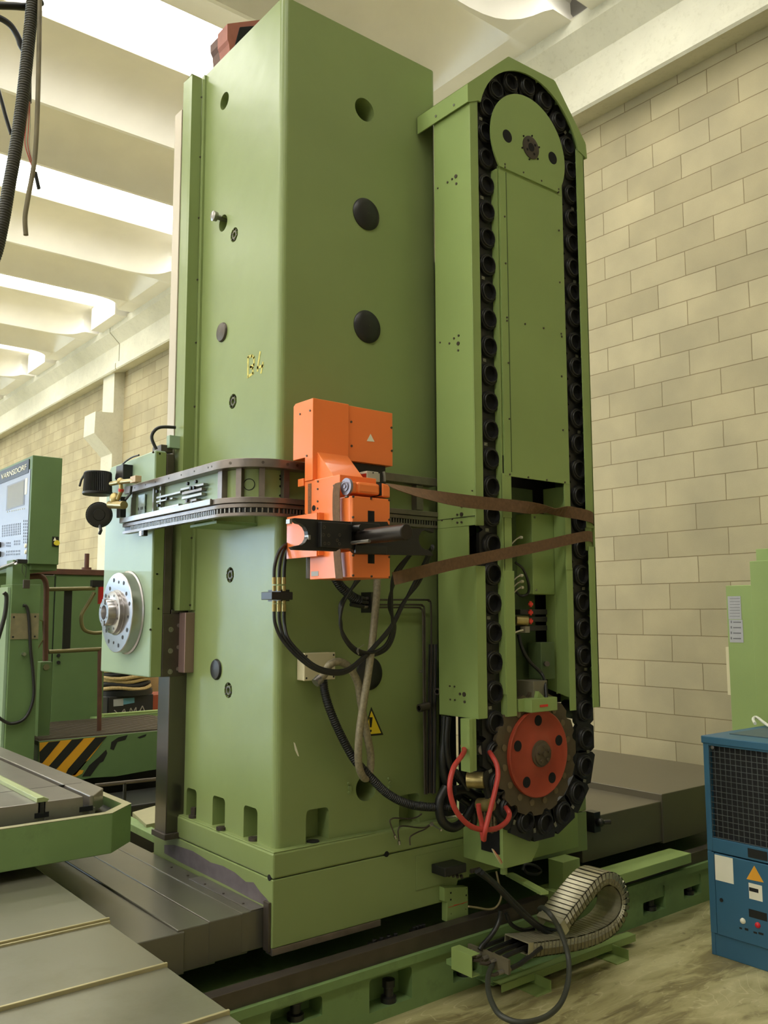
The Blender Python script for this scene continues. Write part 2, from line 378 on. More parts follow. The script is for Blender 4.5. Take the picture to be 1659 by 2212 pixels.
struct('wall_right', MB().box(WX, WX+0.3, -7, 36, 0, 6.9), WALLM)
plain = mat('plain wall render', (200, 194, 176), 0.9, var=0.06, scale=2)
struct('wall_front', MB().box(-15, 7, 27, 27.3, 0, 9), plain)
struct('door_1', MB().box(-13.5, -5.5, 26.9, 26.98, 0.05, 4.8), gateg)
struct('wall_back', MB().box(-15, 7, -7.3, -7, 0, 9), plain)
struct('wall_left', MB().box(-15.3, -15, -7, 36, 4.6, 9), plain)
struct('baseboard_left', MB().box(-15.3, -15, -7, 36, 0, 0.4), plain)
for i in range(6):
    y0 = -5+i*6.6
    struct('window_%d' % (i+1), MB().box(-15.12, -15.1, y0, y0+6.0, 0.4, 4.6), wing)
    struct('trim_%d' % (10+i), MB().box(-15.3, -15, y0+6.0, y0+6.6, 0.4, 4.6), plain)
# long precast beam on the wall top (two lengths that meet behind the column)
prof = [(WX, 5.93), (5.80, 5.88), (5.78, 5.90), (5.78, 6.0), (5.84, 6.04), (5.84, 6.36), (5.66, 6.53), (5.66, 6.66), (6.6, 6.66), (6.6, 5.93)]
def bp(a, b): return MB().prism(prof, 1, a, b)
struct('trim_1', bp(-7, 14.80), conc2); struct('trim_2', bp(14.83, 36), conc2)
# pilaster with corbel
a = PY(15.05, 252, 830); b_ = PY(15.05, 268, 830)
struct('trim_3', MB().box(5.86, WX, 15.05, 15.58, 0, 5.93), conc2)
kp = [PY(15.05, *q) for q in ((206.6, 888.6), (248.5, 892), (246, 980), (203.7, 935))]
struct('trim_4', MB().prism([(p.x, p.z) for p in kp[:1]]+[(5.86, kp[1].z), (5.86, kp[2].z), (kp[3].x, kp[3].z)], 1, 15.05, 15.58), conc2)

# ceiling: precast concrete vault shells along X with daylight strips between
def shell(y0):
    out = [(-0.77, 7.14), (-0.77, 7.06), (-0.74, 7.03), (-0.5, 7.005), (-0.32, 6.965), (-0.18, 6.89), (-0.08, 6.79), (-0.02, 6.68), (0, 6.64), (0.045, 6.64)]
    inn = [(0.05, 6.66), (0.07, 6.76), (0.13, 6.90), (0.30, 7.0), (0.46, 7.07), (0.645, 7.09)]
    full = out+inn+[(1.29-d, z) for d, z in (out+inn)[::-1][1:]]
    st = [(-14.9, 1.0), (4.85, 1.0), (5.0, 0.97), (5.12, 0.90), (5.22, 0.78), (5.30, 0.60), (5.35, 0.38), (5.38, 0.16), (5.42, 0.0), (5.75, 0.0)]
    mb = MB(); vs = []; n = len(full)
    for x, t in st:
        for d, z in full:
            ins = 0.04 < d < 1.25
            if ins: zz = 6.64+(z-6.64)*t; dd = d
            else:
                side = -1 if d < 0.3 else 1; edge = -0.42 if side < 0 else 1.29+0.42; nose = 0 if side < 0 else 1.29
                dd = d; zz = z
                k = (1-t)
                if z < 7.02: dd = d+(edge-nose)*k*max(0, 1-(z-6.64)/0.40)
            vs.append((x, y0+dd, zz))
    fs = []
    for k in range(len(st)-1):
        for i in range(n-1): fs.append((k*n+i, k*n+i+1, (k+1)*n+i+1, (k+1)*n+i))
    fs.append(tuple((len(st)-1)*n+i for i in range(n)))
    mb.add(vs, fs, True); return mb
k0 = 8.54-3.63*4
wi = 7
rib_objs = []
for i in range(10):
    y0 = k0+3.63*i
    rib_objs.append(struct('ceiling', shell(y0), conc))
for i in range(9):
    y0 = k0+3.63*i
    g = MB(); pts = [(y0+2.06-0.05, 7.10), (y0+2.25, 7.19), (y0+2.45, 7.22), (y0+2.65, 7.19), (y0+3.63-0.77+0.05, 7.10)]
    g.prism(pts+[(p[0], p[1]+0.02) for p in pts[::-1]], 0, -14.9, 5.9)
    if i == 1:  # unseen strip: glazing cut short, opaque panel added to dim the front faces
        h = MB().prism(pts+[(p[0], p[1]+0.02) for p in pts[::-1]], 0, -14.9, 2.0); struct('window_%d' % (wi+i), h, glow)
        h = MB().prism(pts+[(p[0], p[1]+0.02) for p in pts[::-1]], 0, 2.0, 5.9); struct('trim_%d' % (40+i), h, conc)
    elif i >= 1: struct('window_%d' % (wi+i), g, glow)
    else: struct('trim_%d' % (40+i), g, conc)  # unseen strip closed by an added opaque panel to darken the front side
    struct('trim_%d' % (20+i), MB().box(5.45, 6.6, y0+1.9, y0+3.0, 6.62, 7.3), conc)

struct('trim_60', MB().box(5.6, 6.8, -7, 30, 7.24, 7.34).box(6.3, 6.6, -7, 30, 6.66, 7.24), conc)
# roof over the shells' backs keeps sky light to the strips only

# ================================================================= MACHINE COLUMN
XC, YC, YB, XB = 1.892, 3.056, 3.02, 1.863
ZT, ZS = 4.277, 0.682
XR = 2.778; YBK = 4.02
colm = thing('boring_mill_tower', 'tall green boring mill upright with stencilled B4, standing on its green base', 'machine tower', (2.3, 3.5, 0.33))
r_ = 0.03
def rounded(x0, x1, y0, y1, r, n=6):
    P = []
    for cx, cy, a0 in ((x1-r, y1-r, 0), (x0+r, y1-r, 90), (x0+r, y0+r, 180), (x1-r, y0+r, 270)):
        for i in range(n+1): a = math.radians(a0+90*i/n); P.append((cx+r*math.cos(a), cy+r*math.sin(a)))
    return P
cb = MB().prism(rounded(XC, XR, YC, YBK, r_), 2, ZS, ZT, True)
cas = cb.build('column_casting', green, colm)
cuts = []
def rnd_pocket(ax, pl, depth, a0, a1, z0, z1, r=0.02):
    P = [(a0, z0), (a1, z0)]
    for i in range(5): t = math.radians(90*i/4); P.append((a1-r+r*math.cos(t), z1-r+r*math.sin(t)))
    for i in range(5): t = math.radians(90+90*i/4); P.append((a0+r+r*math.cos(t), z1-r+r*math.sin(t)))
    return MB().prism(P, ax, pl-0.05, pl+depth)
s3 = 3.95
def q3(x, y): return 340+x/s3, 1620+y/s3
for (x0, y0, x1, y1) in ((248, 330, 333, 560), (470, 400, 576, 650), (735, 485, 853, 760)):
    a0 = PX(XC, *q3(x0, (y0+y1)/2)).y; a1 = PX(XC, *q3(x1, (y0+y1)/2)).y; zt = PX(XC, *q3((x0+x1)/2, (y0+y1)/2-(y1-y0)/2)).z
    cuts.append(rnd_pocket(0, XC, 0.07, min(a0, a1), max(a0, a1), ZS-0.02, zt))
for (x0, y0, x1, y1) in ((1268, 500, 1463, 770),):
    a0 = PY(YC, *q3(x0, y0)).x; a1 = PY(YC, *q3(x1, y0)).x; zt = PY(YC, *q3((x0+x1)/2, y0)).z
    cuts.append(rnd_pocket(1, YC, 0.08, a0, a1, ZS-0.02, zt))
a0 = PY(YC, 862, 1720).x; a1 = PY(YC, 906, 1720).x; zt = PY(YC, 885, 1715).z
cuts.append(rnd_pocket(1, YC, 0.08, a0, a1, ZS-0.02, zt))
def circY(Y, px, py, rpx_x, depth, n=28):
    c = PY(Y, px, py); r = abs(PY(Y, px+rpx_x, py).x-PY(Y, px-rpx_x, py).x)/2
    return c, r
c, r = circY(YC, 787.5, 237, 20.5, 0); cuts.append(MB().cyl(c-Y_*0.05, c+Y_*0.16, r, 32))
c2, r2 = circY(YC, 791, 1702, 22, 0); cuts.append(MB().cyl(c2-Y_*0.05, c2+Y_*0.22, r2, 32))
c = PX(XC, 485, 218); cuts.append(MB().cyl(c-X_*0.05, c+X_*0.1, 0.042, 28))
c = PX(XC, 482, 482); cuts.append(MB().cyl(c-X_*0.05, c+X_*0.1, 0.040, 28))
sock = [PX(XC, *q) for q in ((506, 507), (503, 867), (497, 1242), (493, 1491))]
for c in sock: cuts.append(MB().ring(c-X_*0.01, X_, 0.034, 0.020, 0.03)); 
for c in sock: cuts.append(MB().cyl(c-X_*0.01, c+X_*0.04, 0.012, 16))
cut(cas, cuts)
# inner lining of the through hole shows daylight only from behind; closed back for the deep bore
for (px, py, rx) in ((790.5, 463, 28), (792.5, 706, 28.5), (797, 1455, 28)):
    c, r = circY(YC, px, py, rx, 0)
    MB().lathe(c+Y_*0.002, -Y_, [(0, r), (0.006, r), (0.012, r*0.93), (0.018, r*0.6), (0.021, 0.001)], 36).build('hole_plug', blackm, colm)
for (px, py, r, m, lab) in ((480.5, 718, 0.046, darksteel, 'flat grey steel plug'), (468, 1446, 0.046, blackm, 'domed black plug')):
    c = PX(XC, px, py); MB().lathe(c+X_*0.002, -X_, [(0, r), (0.006, r), (0.012, r*0.9), (0.015, r*0.5), (0.016, 0.001)], 30).build('hole_plug', m, colm, label=lab)
c = PX(XC, 476, 471)
MB().lathe(c+X_*0.06, -X_, [(0, 0.012), (0.08, 0.012), (0.08, 0.022), (0.10, 0.024), (0.105, 0.016), (0.107, 0.001)], 24).build('stop_pin', steel, colm)
for c in sock:
    mb = MB().ring(c-X_*0.0005, X_, 0.019, 0.012, 0.02, 20)
    for k in range(6): a = math.radians(60*k+20); mb.cyl(c+Vector((-0.003, math.cos(a)*0.0265, math.sin(a)*0.0265)), c+Vector((0.02, math.cos(a)*0.0265, math.sin(a)*0.0265)), 0.0035, 8)
    mb.build('lifting_socket', darksteel, colm)
# anchor bolts in the pockets
for q in ((418, 1766), (478, 1792), (548, 1815)):
    c = PZ(ZS+0.005, *q); MB().cyl(c, c+Z_*0.012, 0.022, 16).cyl(c+Z_*0.012, c+Z_*(0.045 if q[0] < 430 else 0.014), 0.013, 6).build('anchor_bolt', darksteel, colm)
c = PZ(ZS+0.004, 676, 1818); MB().cyl(c, c+Z_*0.004, 0.026, 20).build('bolt_hole', void, colm)
# old patch outline near the top
# flaked edge paint
def flat_shape(name, m, parent, ax, v, pts, thick, label=None):
    """thin plate on plane ax=v whose outline is given in photo positions, thickness towards the viewer"""
    fn = {0: PX, 1: PY, 2: PZ}[ax]; P = [fn(v, *p) for p in pts]; idx = [i for i in range(3) if i != ax]
    pr = [(p[idx[0]], p[idx[1]]) for p in P]
    return MB().prism(pr, ax, v, v-thick if ax != 2 else v+thick).build(name, m, parent, label=label)
flat_shape('paint_chip', white, colm, 1, YC, ((634, 1603), (637, 1605), (642, 1620), (646, 1634), (643, 1633), (637, 1620)), 0.0006)
# worn strip down the front corner
mb = MB()
for k in range(26):
    z = 0.82+k*0.0165; wd = 0.004+0.006*random.random()*math.sin(math.pi*(k+1)/27)
    mb.box(XC-0.0006+0.006, XC+0.006+wd, YC-0.0009+0.003, YC+0.012, z, z+0.0165)
# stencilled B4
strokes = [((1083, 1190), (1085, 950)), ((1085, 945), (1130, 932)), ((1130, 932), (1155, 955)), ((1155, 955), (1155, 1040)), ((1155, 1040), (1112, 1068)), ((1112, 1068), (1140, 1080)), ((1140, 1080), (1143, 1140)), ((1143, 1140), (1090, 1180)),
           ((1228, 890), (1198, 1075)), ((1198, 1075), (1265, 1052)), ((1262, 1015), (1240, 1135)), ((1198, 1110), (1200, 1080))]
mb = MB()
for (a, b) in strokes:
    pa = PX(XC, 340+a[0]/5.53, 600+a[1]/5.53); pb = PX(XC, 340+b[0]/5.53, 600+b[1]/5.53); d = (pb-pa).normalized(); n = d.cross(X_)*0.0062
    pa -= d*0.004; pb += d*0.004
    v = [pa+n, pb+n, pb-n, pa-n]; v = [p-X_*0.0004 for p in v]+[p-X_*0.0012 for p in v]
    mb.add(v, [(0, 1, 2, 3), (4, 7, 6, 5), (0, 4, 5, 1), (1, 5, 6, 2), (2, 6, 7, 3), (3, 7, 4, 0)])
mb.build('stencil_lettering', dial, colm, label='faded yellow stencil B4')
# warning triangle on the front face
tri = [(560+x/3.95, 1240+y/3.95) for x, y in ((955, 1135), (1057, 1372), (880, 1388))]
wsg = flat_shape('warning_sign', blackp, colm, 1, YC-0.0005, tri, 0.002, 'yellow warning triangle with exclamation mark')
ct = (sum(p[0] for p in tri)/3, sum(p[1] for p in tri)/3)
ob = flat_shape('sign_face', yellow, wsg, 1, YC-0.0026, [(ct[0]+(p[0]-ct[0])*0.80, ct[1]+(p[1]-ct[1])*0.80) for p in tri], 0.001)
flat_shape('exclamation_mark', blackp, wsg, 1, YC-0.0037, [(560+x/3.95, 1240+y/3.95) for x, y in ((938, 1222), (967, 1222), (958, 1308), (942, 1308))], 0.0008)
c = PY(YC-0.0037, 560+951/3.95, 1240+1338/3.95); MB().cyl(c, c-Y_*0.0008, 0.0052, 16).build('exclamation_dot', blackp, wsg)
# cast bosses by the cable hole
for (x0, y0) in ((752, 1692), (839, 1682)):
    mb = MB()
    for k, (dx, dy, r) in enumerate(((0, 0, 0.007), (3, 9, 0.010), (1, 20, 0.008), (5, 14, 0.007))): c = PY(YC, x0+dx, y0+dy); mb.cyl(c+Y_*0.01, c-Y_*0.008, r, 10, r*0.8)
    mb.build('cast_boss', green, colm, 0.001)
# saddle base
zlow, zmid = 0.332, 0.586
XSE = 3.745
MB().box(XB, XSE, YB, 4.10, zmid, ZS).build('upper_base', green, colm, 0.008)
# fillet of the column foot
MB().box(XB+0.004, XB+0.5, YB+0.003, 4.05, ZS-0.001, ZS+0.004).build('foot_fillet', green, colm, 0.003)
MB().prism([(XB, zmid-0.0025), (XSE, zmid-0.0025), (XSE, 0.39), (2.84, 0.42), (2.80, zlow), (XB, zlow)], 1, YB+0.001, 4.10).build('saddle', green, colm, 0.004)
c = PY(YB, 835, 1845); MB().cyl(c+Y_*0.02, c-Y_*0.0015, 0.012, 18).build('drain_hole', void, colm)
c = PX(XB, 582, 1896); MB().cyl(c+X_*0.02, c-X_*0.0015, 0.012, 18).build('drain_hole', void, colm)
MB().box(XB, PY(YB, 823, 1995).x, YB+0.0, YB+0.05, 0.306, zlow).build('way_wiper', railsteel, colm, 0.002)
MB().box(XB-0.012, XB, YB+0.01, YB+0.05, 0.32, 0.50).build('corner_wiper', darksteel, colm, 0.002)
# chipped primer band on the left side of the base
mb = MB(); 
P = [(193, 905), (130, 870), (180, 830), (230, 840), (330, 862), (375, 905), (450, 962), (560, 992), (660, 1040), (755, 1125), (830, 1130), (875, 1215), (925, 1260), (960, 1300), (860, 1235), (640, 1125), (430, 1015), (300, 960)]
P = [(140, 810), (230, 838), (300, 862), (370, 905), (455, 960), (560, 990), (660, 1045), (755, 1125), (820, 1130), (880, 1215), (925, 1262), (955, 1300), (955, 1345), (800, 1270), (600, 1160), (400, 1060), (200, 960), (60, 880), (60, 810)]
flat_shape('chipped_paint_band', plast, colm, 0, XB-0.0003, [(340+x/3.95, 1620+y/3.95) for x, y in P], 0.0008, 'bare grey band of flaked paint')
# service panel outline on the base front
x0, x1, z0, z1 = recY(YB, 898, 1838, 990, 1912)
MB().box(x0, 2.9, YB-0.0025, YB, z0, z1).build('service_panel', green, colm, 0.001)
# scale plate bracket
P = [PY(2.985, 960+x/6.9125, 1880+y/6.9125) for x, y in ((0, 265), (350, 245), (358, 705), (90, 790), (40, 770), (40, 480), (0, 470))]
srp = MB().prism([(p.x, p.z) for p in P], 1, 2.985, YB).build('scale_reader_plate', sheet, colm, 0.002)
mb = MB()
for q in ((95, 337), (95, 438), (325, 372), (328, 275), (100, 650), (100, 752), (335, 678), (318, 580)):
    c = PY(2.985, 960+q[0]/6.9125, 1880+q[1]/6.9125); r = 0.004 if q[1] in (337, 438, 372) else 0.0018; mb.cyl(c+Y_*0.002, c-Y_*0.0012, r, 12)
mb.split('plate_screw', void, srp)
flat_shape('plate_line', redlab, srp, 1, 2.9845, [(960+x/6.9125, 1880+y/6.9125) for x, y in ((60, 552), (345, 466), (345, 472), (60, 558))], 0.0006)
flat_shape('plate_line', redlab, srp, 1, 2.9845, [(960+x/6.9125, 1880+y/6.9125) for x, y in ((140, 518), (290, 488), (290, 494), (140, 524))], 0.0006)
# guide way post and gib side
xp = 1.816
MB().box(1.806, XC+0.02, 3.85, 3.97, 0.60, 1.62).build('guideway', mat('post steel', (104, 98, 96), 0.24, metal=0.9, var=0.1, scale=10, stretch=(1, 1, 0.1)), colm, 0.003)
MB().box(1.818, XC+0.02, 3.896, 3.972, 1.62, 4.12).build('scale_strip', mat('beige steel strip', (186, 176, 158), 0.45, metal=0.3, var=0.06, scale=6, stretch=(1, 1, 0.2)), colm, 0.002)
MB().box(1.795, 1.87, 3.835, 3.98, 0.585, 0.61).build('guideway_foot', darksteel, colm, 0.002)
c = PX(1.80, 365, 1812); MB().cyl(Vector((1.845, 3.832, 0.60)), Vector((1.845, 3.845, 0.60)), 0.009, 10).build('foot_bolt', darksteel, colm)
# green way guard
zg0 = 1.615; gx = 1.823
mb = MB().box(gx, 1.880, 3.80, 3.825, zg0, 4.262); mb.box(gx, gx+0.012, 3.80, 3.893, zg0, 4.262); mb.box(gx, 1.88, 3.80, 3.893, zg0, zg0+0.006)
wgd = mb.build('way_guard', green, colm, 0.002)
MB().box(1.880, 1.8925, 3.776, 3.80, zg0+0.002, 4.27).build('guard_flange', green, colm, 0.001)
mb = MB()
for k in range(9): c = Vector((1.877, 3.80, 4.16-k*0.315)); mb.cyl(c+Y_*0.002, c-Y_*0.003, 0.0045, 10)
mb.split('guard_screw', darksteel, wgd)
MB().box(1.845, 1.893, 3.78, 3.845, 1.33, 1.606).build('lower_scale_cover', mat('brown lilac steel', (150, 124, 118), 0.3, metal=0.5, var=0.05), colm, 0.003)

# ================================================================= MACHINE BED (runs along X under the tower)
Y0 = 2.885
bed = thing('machine_bed', 'long green machine bed with brown slideway running along the floor', 'machine bed', (2.5, 3.4, 0))
zb = lambda x, y: PY(Y0, x, y).z
f_lo = 0.176; f_hi = 0.214; b_hi = 0.275
def bedprism(P, x0, x1): return MB().prism(P, 0, x0, x1)
BX0, BX1 = 1.2, 5.9
bb = bedprism([(Y0+0.012, 0), (Y0+0.012, f_lo), (Y0-0.004, f_lo+0.006), (Y0-0.004, f_hi), (Y0+0.05, f_hi), (Y0+0.14, f_hi), (Y0+0.16, 0.205), (3.25, 0.19), (3.9, 0.15), (4.3, 0.12), (4.3, 0)], BX0, BX1)
body = bb.build('bed_casting', bedgreen, bed)
cuts = []; jacks = []
for (x0, y0, x1, y1) in ((588, 2160, 700, 2215), (802, 2100, 894, 2175), (983, 2065, 1045, 2115), (1393, 1920, 1442, 1972), (1481, 1893, 1519, 1937)):
    a = PY(Y0, x0, (y0+y1)/2).x; b = PY(Y0, x1, (y0+y1)/2).x
    zt = PY(Y0, (x0+x1)/2, y0).z; zb_ = PY(Y0, (x0+x1)/2, y1).z
    zb_ = max(zb_, 0.04); zt = min(max(zt, 0.155), 0.168)
    P = []; r = 0.014
    for cx, cz, a0 in ((b-r, zt-r, 0), (a+r, zt-r, 90), (a+0.001, zb_+0.001, 180), (b-0.001, zb_+0.001, 270)):
        rr = r if a0 < 180 else 0.001
        for i in range(4): t = math.radians(a0+30*i); P.append((cx+rr*math.cos(t), cz+rr*math.sin(t)))
    cuts.append(MB().prism(P, 1, Y0-0.1, Y0+0.10)); jacks.append((a*0.42+b*0.58, zb_))
cut(body, cuts)
for x, z in jacks:
    MB().lathe((x, Y0+0.05, z), Z_, [(0, 0.001), (0, 0.032), (0.02, 0.032), (0.024, 0.02), (0.055, 0.02), (0.058, 0.026), (0.085, 0.026), (0.09, 0.0001)], 18).build('levelling_jack', blackm, bed)
MB().box(BX0, BX1, Y0+0.018, Y0+0.075, f_hi-0.002, b_hi).build('slideway', darksteel, bed, 0.002)
MB().box(BX0, BX1, Y0+0.075, Y0+0.105, f_hi-0.002, 0.22).build('slideway_gutter', bedgreen, bed)
MB().box(BX0, BX1, 3.62, 3.74, 0.14, 0.30).build('inner_way', bedgreen, bed)
MB().box(BX0, BX1, 3.95, 4.1, 0.05, 0.30).build('rear_way', bedgreen, bed)
# raised green strip of the bed to the right
a = PY(Y0, 1240, 1945).x; b = PY(Y0-0.03, 1489, 1870).x
MB().box(3.30, b, Y0-0.045, Y0+0.09, 0.255, 0.305).build('edge_cover', sheet, bed, 0.003)
MB().box(3.30, BX1, Y0+0.02, Y0+0.06, 0.10, 0.26).build('edge_web', bedgreen, bed)
# end stop post
c = PY(2.86, 1244, 1870); 
x0, x1, z0, z1 = recY(2.84, 1217, 1858, 1254, 1960)
MB().box(x0, x1, 2.84, 2.93, 0.20, z1).build('stop_post', sheet, bed, 0.002)
# clamp blocks lying on the slideway
for (px, py, L, lab) in ((832, 2040, 0.15, 'clamp'), (905, 2016, 0.07, 'clamp')):
    c = PZ(0.235, px, py); mb = MB().box(c.x-L/2, c.x+L/2, c.y-0.02, c.y+0.025, 0.236, 0.252)
    for k in range(4): mb.cyl((c.x-L/2+L*(k+0.5)/4, c.y, 0.252), (c.x-L/2+L*(k+0.5)/4, c.y, 0.268), 0.010, 8)
    o = mb.build('clamp_block', blackm, None, 0.002)
    tag(o, 'small black clamp block on the bed, %s' % ('larger and left one' if L > 0.1 else 'smaller right one near the scale plate'), 'clamp', 'clamp blocks on the bed')

# ---- telescopic covers of the X slide, left of the tower
cvl = thing('telescopic_cover', 'grey steel telescopic way cover left of the tower base', 'way cover', (1.5, 3.8, 0.2))
def cover_seg(par, x0, x1, y0, y1, z0, z1, name='cover_plate', m=cover_m): return MB().box(x0, x1, y0, y1, z0, z1).build(name, m, par, 0.004)
xs = [1.858, 1.79, 1.655, 1.50]
zz = [0.470, 0.467, 0.463]
for k in range(3): cover_seg(cvl, xs[k+1]-0.03*(k < 2), xs[k], 3.075+0.002*k, 4.55, 0.325-0.006*k, zz[k])
cover_seg(cvl, 1.2, 1.525, 3.07, 4.55, 0.31, 0.456)
mb = MB().box(1.80, 1.862, 3.075, 3.60, 0.470, 0.4735); 
mb.build('wiper_strip', steel, cvl, 0.001)
mb = MB()
for k in range(5): mb.cyl((1.815, 3.16+k*0.16, 0.4735), (1.815, 3.16+k*0.16, 0.4765), 0.005, 10)
mb.split('wiper_screw', darksteel, cvl)
# ---- right of the tower
cvr = thing('telescopic_cover', 'brown telescopic way cover right of the magazine, in front of the block wall', 'way cover', (4.6, 3.8, 0.2))
cover_seg(cvr, XSE+0.005, 4.47, 3.06, 4.75, 0.315, 0.535, m=mat('brown cover steel', (104, 97, 80), 0.40, metal=0.35, var=0.06, scale=2))
cover_seg(cvr, 4.45, 5.5, 3.05, 4.76, 0.305, 0.575, m=MATS['brown cover steel'])
# guide motor knob by the cover
c = PY(3.05, 1275, 1772)
mb = MB().box(c.x-0.03, c.x+0.02, 3.0, 3.06, c.z-0.05, c.z+0.05).sphere((c.x, 2.985, c.z), 0.022, 12).cyl((c.x, 2.99, c.z), (c.x+0.05, 2.96, c.z), 0.012, 10)
tag(mb.build('limit_switch', blackm), 'small black switch block on the right end of the tower base', 'switch')
# ---- telescopic covers of the table slide, foreground
cvt = thing('telescopic_cover', 'wide grey telescopic table way cover stepping down in the left foreground', 'way cover', (0.2, 2.8, 0.2))
bounds = [1.2, 2.13, 2.50, 2.955, 4.4]
mcv = mat('foreground cover steel', (124, 122, 104), 0.32, metal=0.5, var=0.07, scale=2.0, stain=(96, 92, 66), stain_amt=0.45, sscale=1.6, bump=0.01, bscale=120)
tops = [0.576, 0.584, 0.592, 0.600]
for k in range(4):
    y0, y1 = bounds[k], bounds[k+1]
    xe = 1.186+0.006*(k == 3)
    mb = MB().box(-1.6, xe, y0, y1+0.02, 0.22, tops[k])
    mb.build('cover_plate', mcv, cvt, 0.003)
    mb = MB().box(-1.6, xe+0.002, y0-0.004, y0+0.006, tops[k]-0.03, tops[k]+0.0035)
    mb.build('cover_lip', mat('highlight cover edge', (176, 166, 126), 0.32, metal=0.5, var=0.1, scale=12), cvt, 0.002)  # lip steel coloured lighter to carry the bright highlight along each step
MB().box(-1.6, 1.19, 2.935, 2.943, 0.55, 0.5985).build('cover_lip', MATS['highlight cover edge'], cvt, 0.002)

# ================================================================= ROTARY TABLE with tray
tb = thing('machine_table', 'grey T-slotted machine table sitting in a green coolant tray', 'machine table', (0.6, 4.0, 0.6))
ztr = 0.80
c1 = PZ(ztr, 243, 1757); c2 = PZ(ztr, 284, 1736)
yf = c1.y; xr = c2.x
zbt = PY(yf, 243, 1843).z
out = [(-1.6, yf), (c1.x, yf), (xr, c2.y), (xr, 5.6), (-1.6, 5.6)]
w_ = 0.035
inn = [(-1.6, yf+w_), (c1.x-0.018, yf+w_), (xr-w_, c2.y+0.018), (xr-w_, 5.6), (-1.6, 5.6)]
mb = MB(); n = 5
vs = [(x, y, zbt) for x, y in out]+[(x, y, ztr) for x, y in out]+[(x, y, ztr) for x, y in inn]+[(x, y, zbt+0.03) for x, y in inn]
fs = []
for i in range(n):
    j = (i+1) % n
    fs += [(i, j, n+j, n+i), (n+i, n+j, 2*n+j, 2*n+i), (2*n+i, 2*n+j, 3*n+j, 3*n+i)]
fs += [tuple(range(n))[::-1], tuple(3*n+i for i in range(n))]
mb.add(vs, fs); mb.build('coolant_tray', bedgreen, tb, 0.003)
mb = MB()
for a, b, c_, d in ((out[0], out[1], inn[1], inn[0]), (out[1], out[2], inn[2], inn[1]), (out[2], out[3], inn[3], inn[2])):
    v = [(p[0], p[1], ztr+0.0005) for p in (a, b, c_, d)]+[(p[0], p[1], ztr+0.002) for p in (a, b, c_, d)]
    mb.add(v, [(0, 1, 2, 3), (4, 5, 6, 7), (0, 1, 5, 4), (1, 2, 6, 5), (2, 3, 7, 6), (3, 0, 4, 7)])
mb.build('tray_rim', mat('rubbed tray rim', (160, 156, 120), 0.4, metal=0.3, var=0.12, scale=14), tb)
mb = MB(); vs = [(x, y, ztr-0.045) for x, y in inn]+[(x, y, ztr-0.035) for x, y in inn]; mb.add(vs, [tuple(range(5)), tuple(range(9, 4, -1))]+[(i, (i+1) % 5, 5+(i+1) % 5, 5+i) for i in range(5)])
mb.build('tray_floor', blackm, tb)
zt = 0.855
k1 = PZ(zt, 202, 1718); k2 = PZ(zt, 223, 1702)
ty = k1.y; tx = k2.x
tm = mat('ground table steel', (140, 134, 126), 0.30, metal=0.6, var=0.08, scale=8, stain=(96, 84, 74), stain_amt=0.4, sscale=4)
def slotx(px, py): return PZ(zt, px, py).x
s1 = slotx(178, 1716); s2 = slotx(80, 1727); sl = 0.013
# table top as bars between T slots
mb = MB().prism([(s1+sl, ty), (k1.x, ty), (tx, k2.y), (tx, 5.5), (s1+sl, 5.5)], 2, zt-0.075, zt)
mb.build('table_top', tm, tb, 0.004)
MB().box(s2+sl, s1-sl, ty, 5.5, zt-0.075, zt).build('table_top', tm, tb, 0.003)
MB().box(-1.5, s2-sl, ty, 5.5, zt-0.075, zt).build('table_top', tm, tb, 0.003)
MB().box(-1.5, tx-0.08, ty+0.004, 5.45, zt-0.10, zt-0.050).build('table_body', tm, tb)
mb = MB()
for s in (s1, s2): mb.box(s-0.028, s+0.028, ty+0.001-0.003, ty+0.03, zt-0.060, zt-0.040)
mb.build('slot_undercut', void, tb)
yj = PZ(zt, 100, 1700).y
MB().box(-1.5, tx-0.03, yj-0.0015, yj+0.0015, zt-0.01, zt+0.0006).build('joint_line', blackm, tb)
MB().prism([(s2-0.022, zt+0.0), (s2+0.020, zt+0.0), (s2+0.026, zt+0.010), (s2+0.004, zt+0.020), (s2-0.022, zt+0.018)], 1, ty-0.004, 5.2).build('slot_cover_strip', mat('pale green strip', (146, 156, 108), 0.45), tb, 0.002)
MB().box(s2-0.008, s2+0.008, ty-0.003, ty+0.01, zt-0.045, zt).build('strip_end', blackm, tb)
# saddle block under the tray
c = PZ(0.605, 122, 1880)
sd = MB().box(-1.4, 1.13, yf+0.16, 4.38, 0.605, zbt+0.002); sd.build('table_saddle', darksteel, tb, 0.004)
# far bed cover panels seen between tray and guideway post
P = [PZ(0.47, *q) for q in ((286, 1755), (316, 1782), (345, 1776), (345, 1738))]
MB().prism([(p.x, p.y) for p in P], 2, 0.44, 0.472).build('cover_plate', mat('beige cover', (150, 146, 112), 0.4), cvl, 0.002)
P = [PZ(0.455, *q) for q in ((280, 1780), (280, 1762), (345, 1795), (345, 1812))]
MB().prism([(p.x, p.y) for p in P], 2, 0.42, 0.456).build('cover_edge', bedgreen, cvl, 0.002)

# ================================================================= TOOL MAGAZINE
YM = 2.70; ML, MR = 2.66, 3.468; MBK = 2.945
mag = thing('tool_magazine', 'tall green chain tool magazine with dark tool pockets, right of the tower', 'tool magazine', (3.06, 2.8, 0.6))
CXm, RC, ZTOP, ZBOT = 3.088, 0.302, 3.855, 0.972
zbm = 1.157
gaps = PX(ML, 1037, 1130).z
t_ = 0.006
